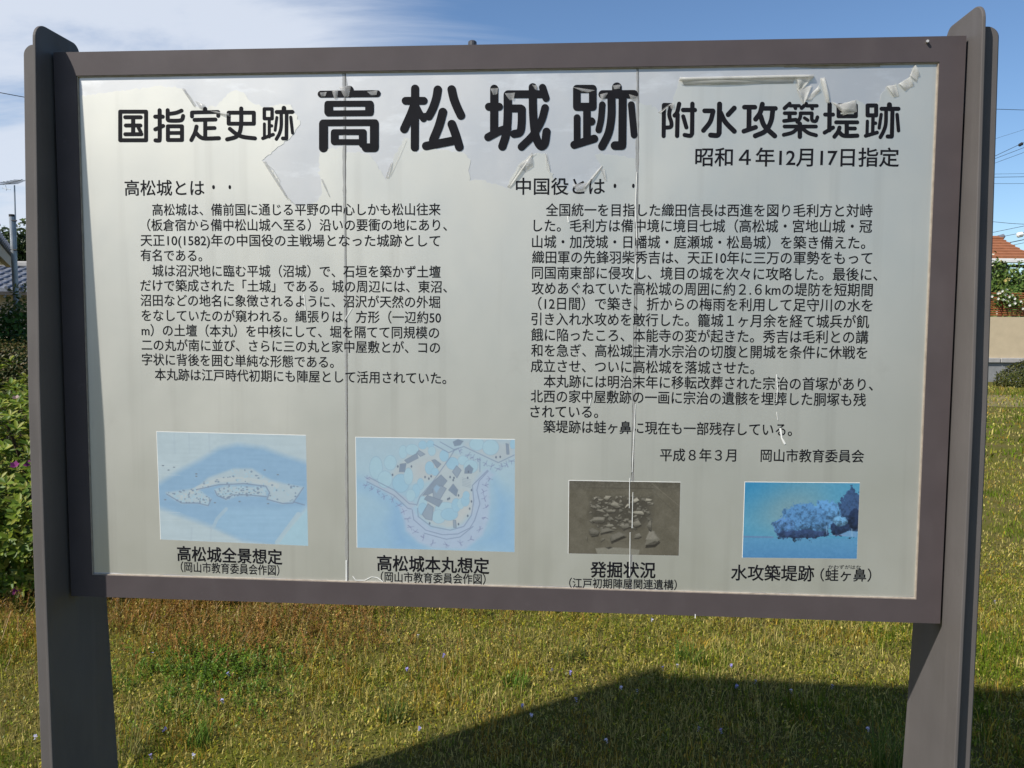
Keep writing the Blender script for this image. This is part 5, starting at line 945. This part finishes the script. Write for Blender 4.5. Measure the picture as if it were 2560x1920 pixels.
# utility poles carrying the wires (one behind the board, one past the frame)
def upole(px, Z, h, lab):
    b = at(px, 800, Z); e_ = empty('utility_pole', (b[0], b[1], 0)); tag(e_, lab, 'utility pole', None)
    MB().tube([(0, 0, -.1), (0, 0, h)], [.17, .1], 12).build('pole', MAT['cpole'], e_)
    for z in (h - .4, h - 1.6): MB().box((-.8, -.05, z), (.8, .05, z + .09)).build('crossarm', MAT['steel'], e_)
    return b
upole(2150, 36, 10.6, 'concrete utility pole standing far behind the board'); upole(2860, 30, 12.6, 'concrete utility pole beyond the terracotta house')
WR = [((2492, 273), (2560, 275), 34, 34, .011, 'upper thick wire level across the blue sky past the sunlit post'), ((2494, 345), (2560, 324), 38, 30, .005, 'faint hair-thin wire slanting up below the upper thick wire'),
      ((2492, 388), (2560, 356), 36, 26, .009, 'uppermost of three slanting wires with dark fittings'), ((2492, 395), (2560, 369), 36, 26, .008, 'middle one of three slanting wires'), ((2492, 406), (2560, 381), 36, 26, .007, 'lowest of three slanting wires'),
      ((2490, 435), (2560, 434), 34, 34, .006, 'thin level wire just above the darker level one'), ((2490, 443), (2560, 442), 34, 34, .010, 'dark level wire under the slanting wires'), ((2490, 459), (2560, 459), 34, 34, .007, 'lowest of the level wires in the clear sky'),
      ((2487, 580), (2560, 565), 33, 29, .009, 'wire rising gently above the terracotta roof'), ((2487, 595), (2560, 581), 33, 29, .009, 'wire carrying a pale junction box above the terracotta roof'), ((2512, 609), (2560, 599), 35, 31, .016, 'thick cable bundle passing just over the roof ridge'), ((2520, 615), (2560, 607), 35, 31, .009, 'lowest cable crossing the slope of the terracotta roof')]
for (a, b, Za, Zb, rad, lab) in WR:
    sl_ = (b[1] - a[1]) / (b[0] - a[0]); xa, xb = 2150, 2860
    A, B = np.array([xa, a[1] + sl_ * (xa - a[0])]), np.array([xb, a[1] + sl_ * (xb - a[0])]); wire(at(*A, Za), at(*B, Zb), .0, rad, lab)
wire(at(2150, 470, 35), at(2860, 545, 30), .75, .009, 'slack drooping wire sagging above the terracotta roof')
def fitting(px, py, Z, L, rad, lab, mat, ang):
    a = at(px - L * math.cos(ang), py + L * math.sin(ang), Z); b = at(px + L * math.cos(ang), py - L * math.sin(ang), Z); tag(MB().tube([a, a + (b - a) * .15, a + (b - a) * .85, b], [rad * .5, rad, rad, rad * .5], 8).build('wire_fitting', mat), lab, 'wire fitting')
fitting(2552, 361, 27, 6, .05, 'dark insulator on the uppermost slanting wire', MAT['rubber'], .5); fitting(2550, 587, 29.6, 8, .09, 'pale junction box hanging on a wire above the roof', MAT['white'], .2)
SC.render.film_transparent = False
SC.cycles.use_denoising = True
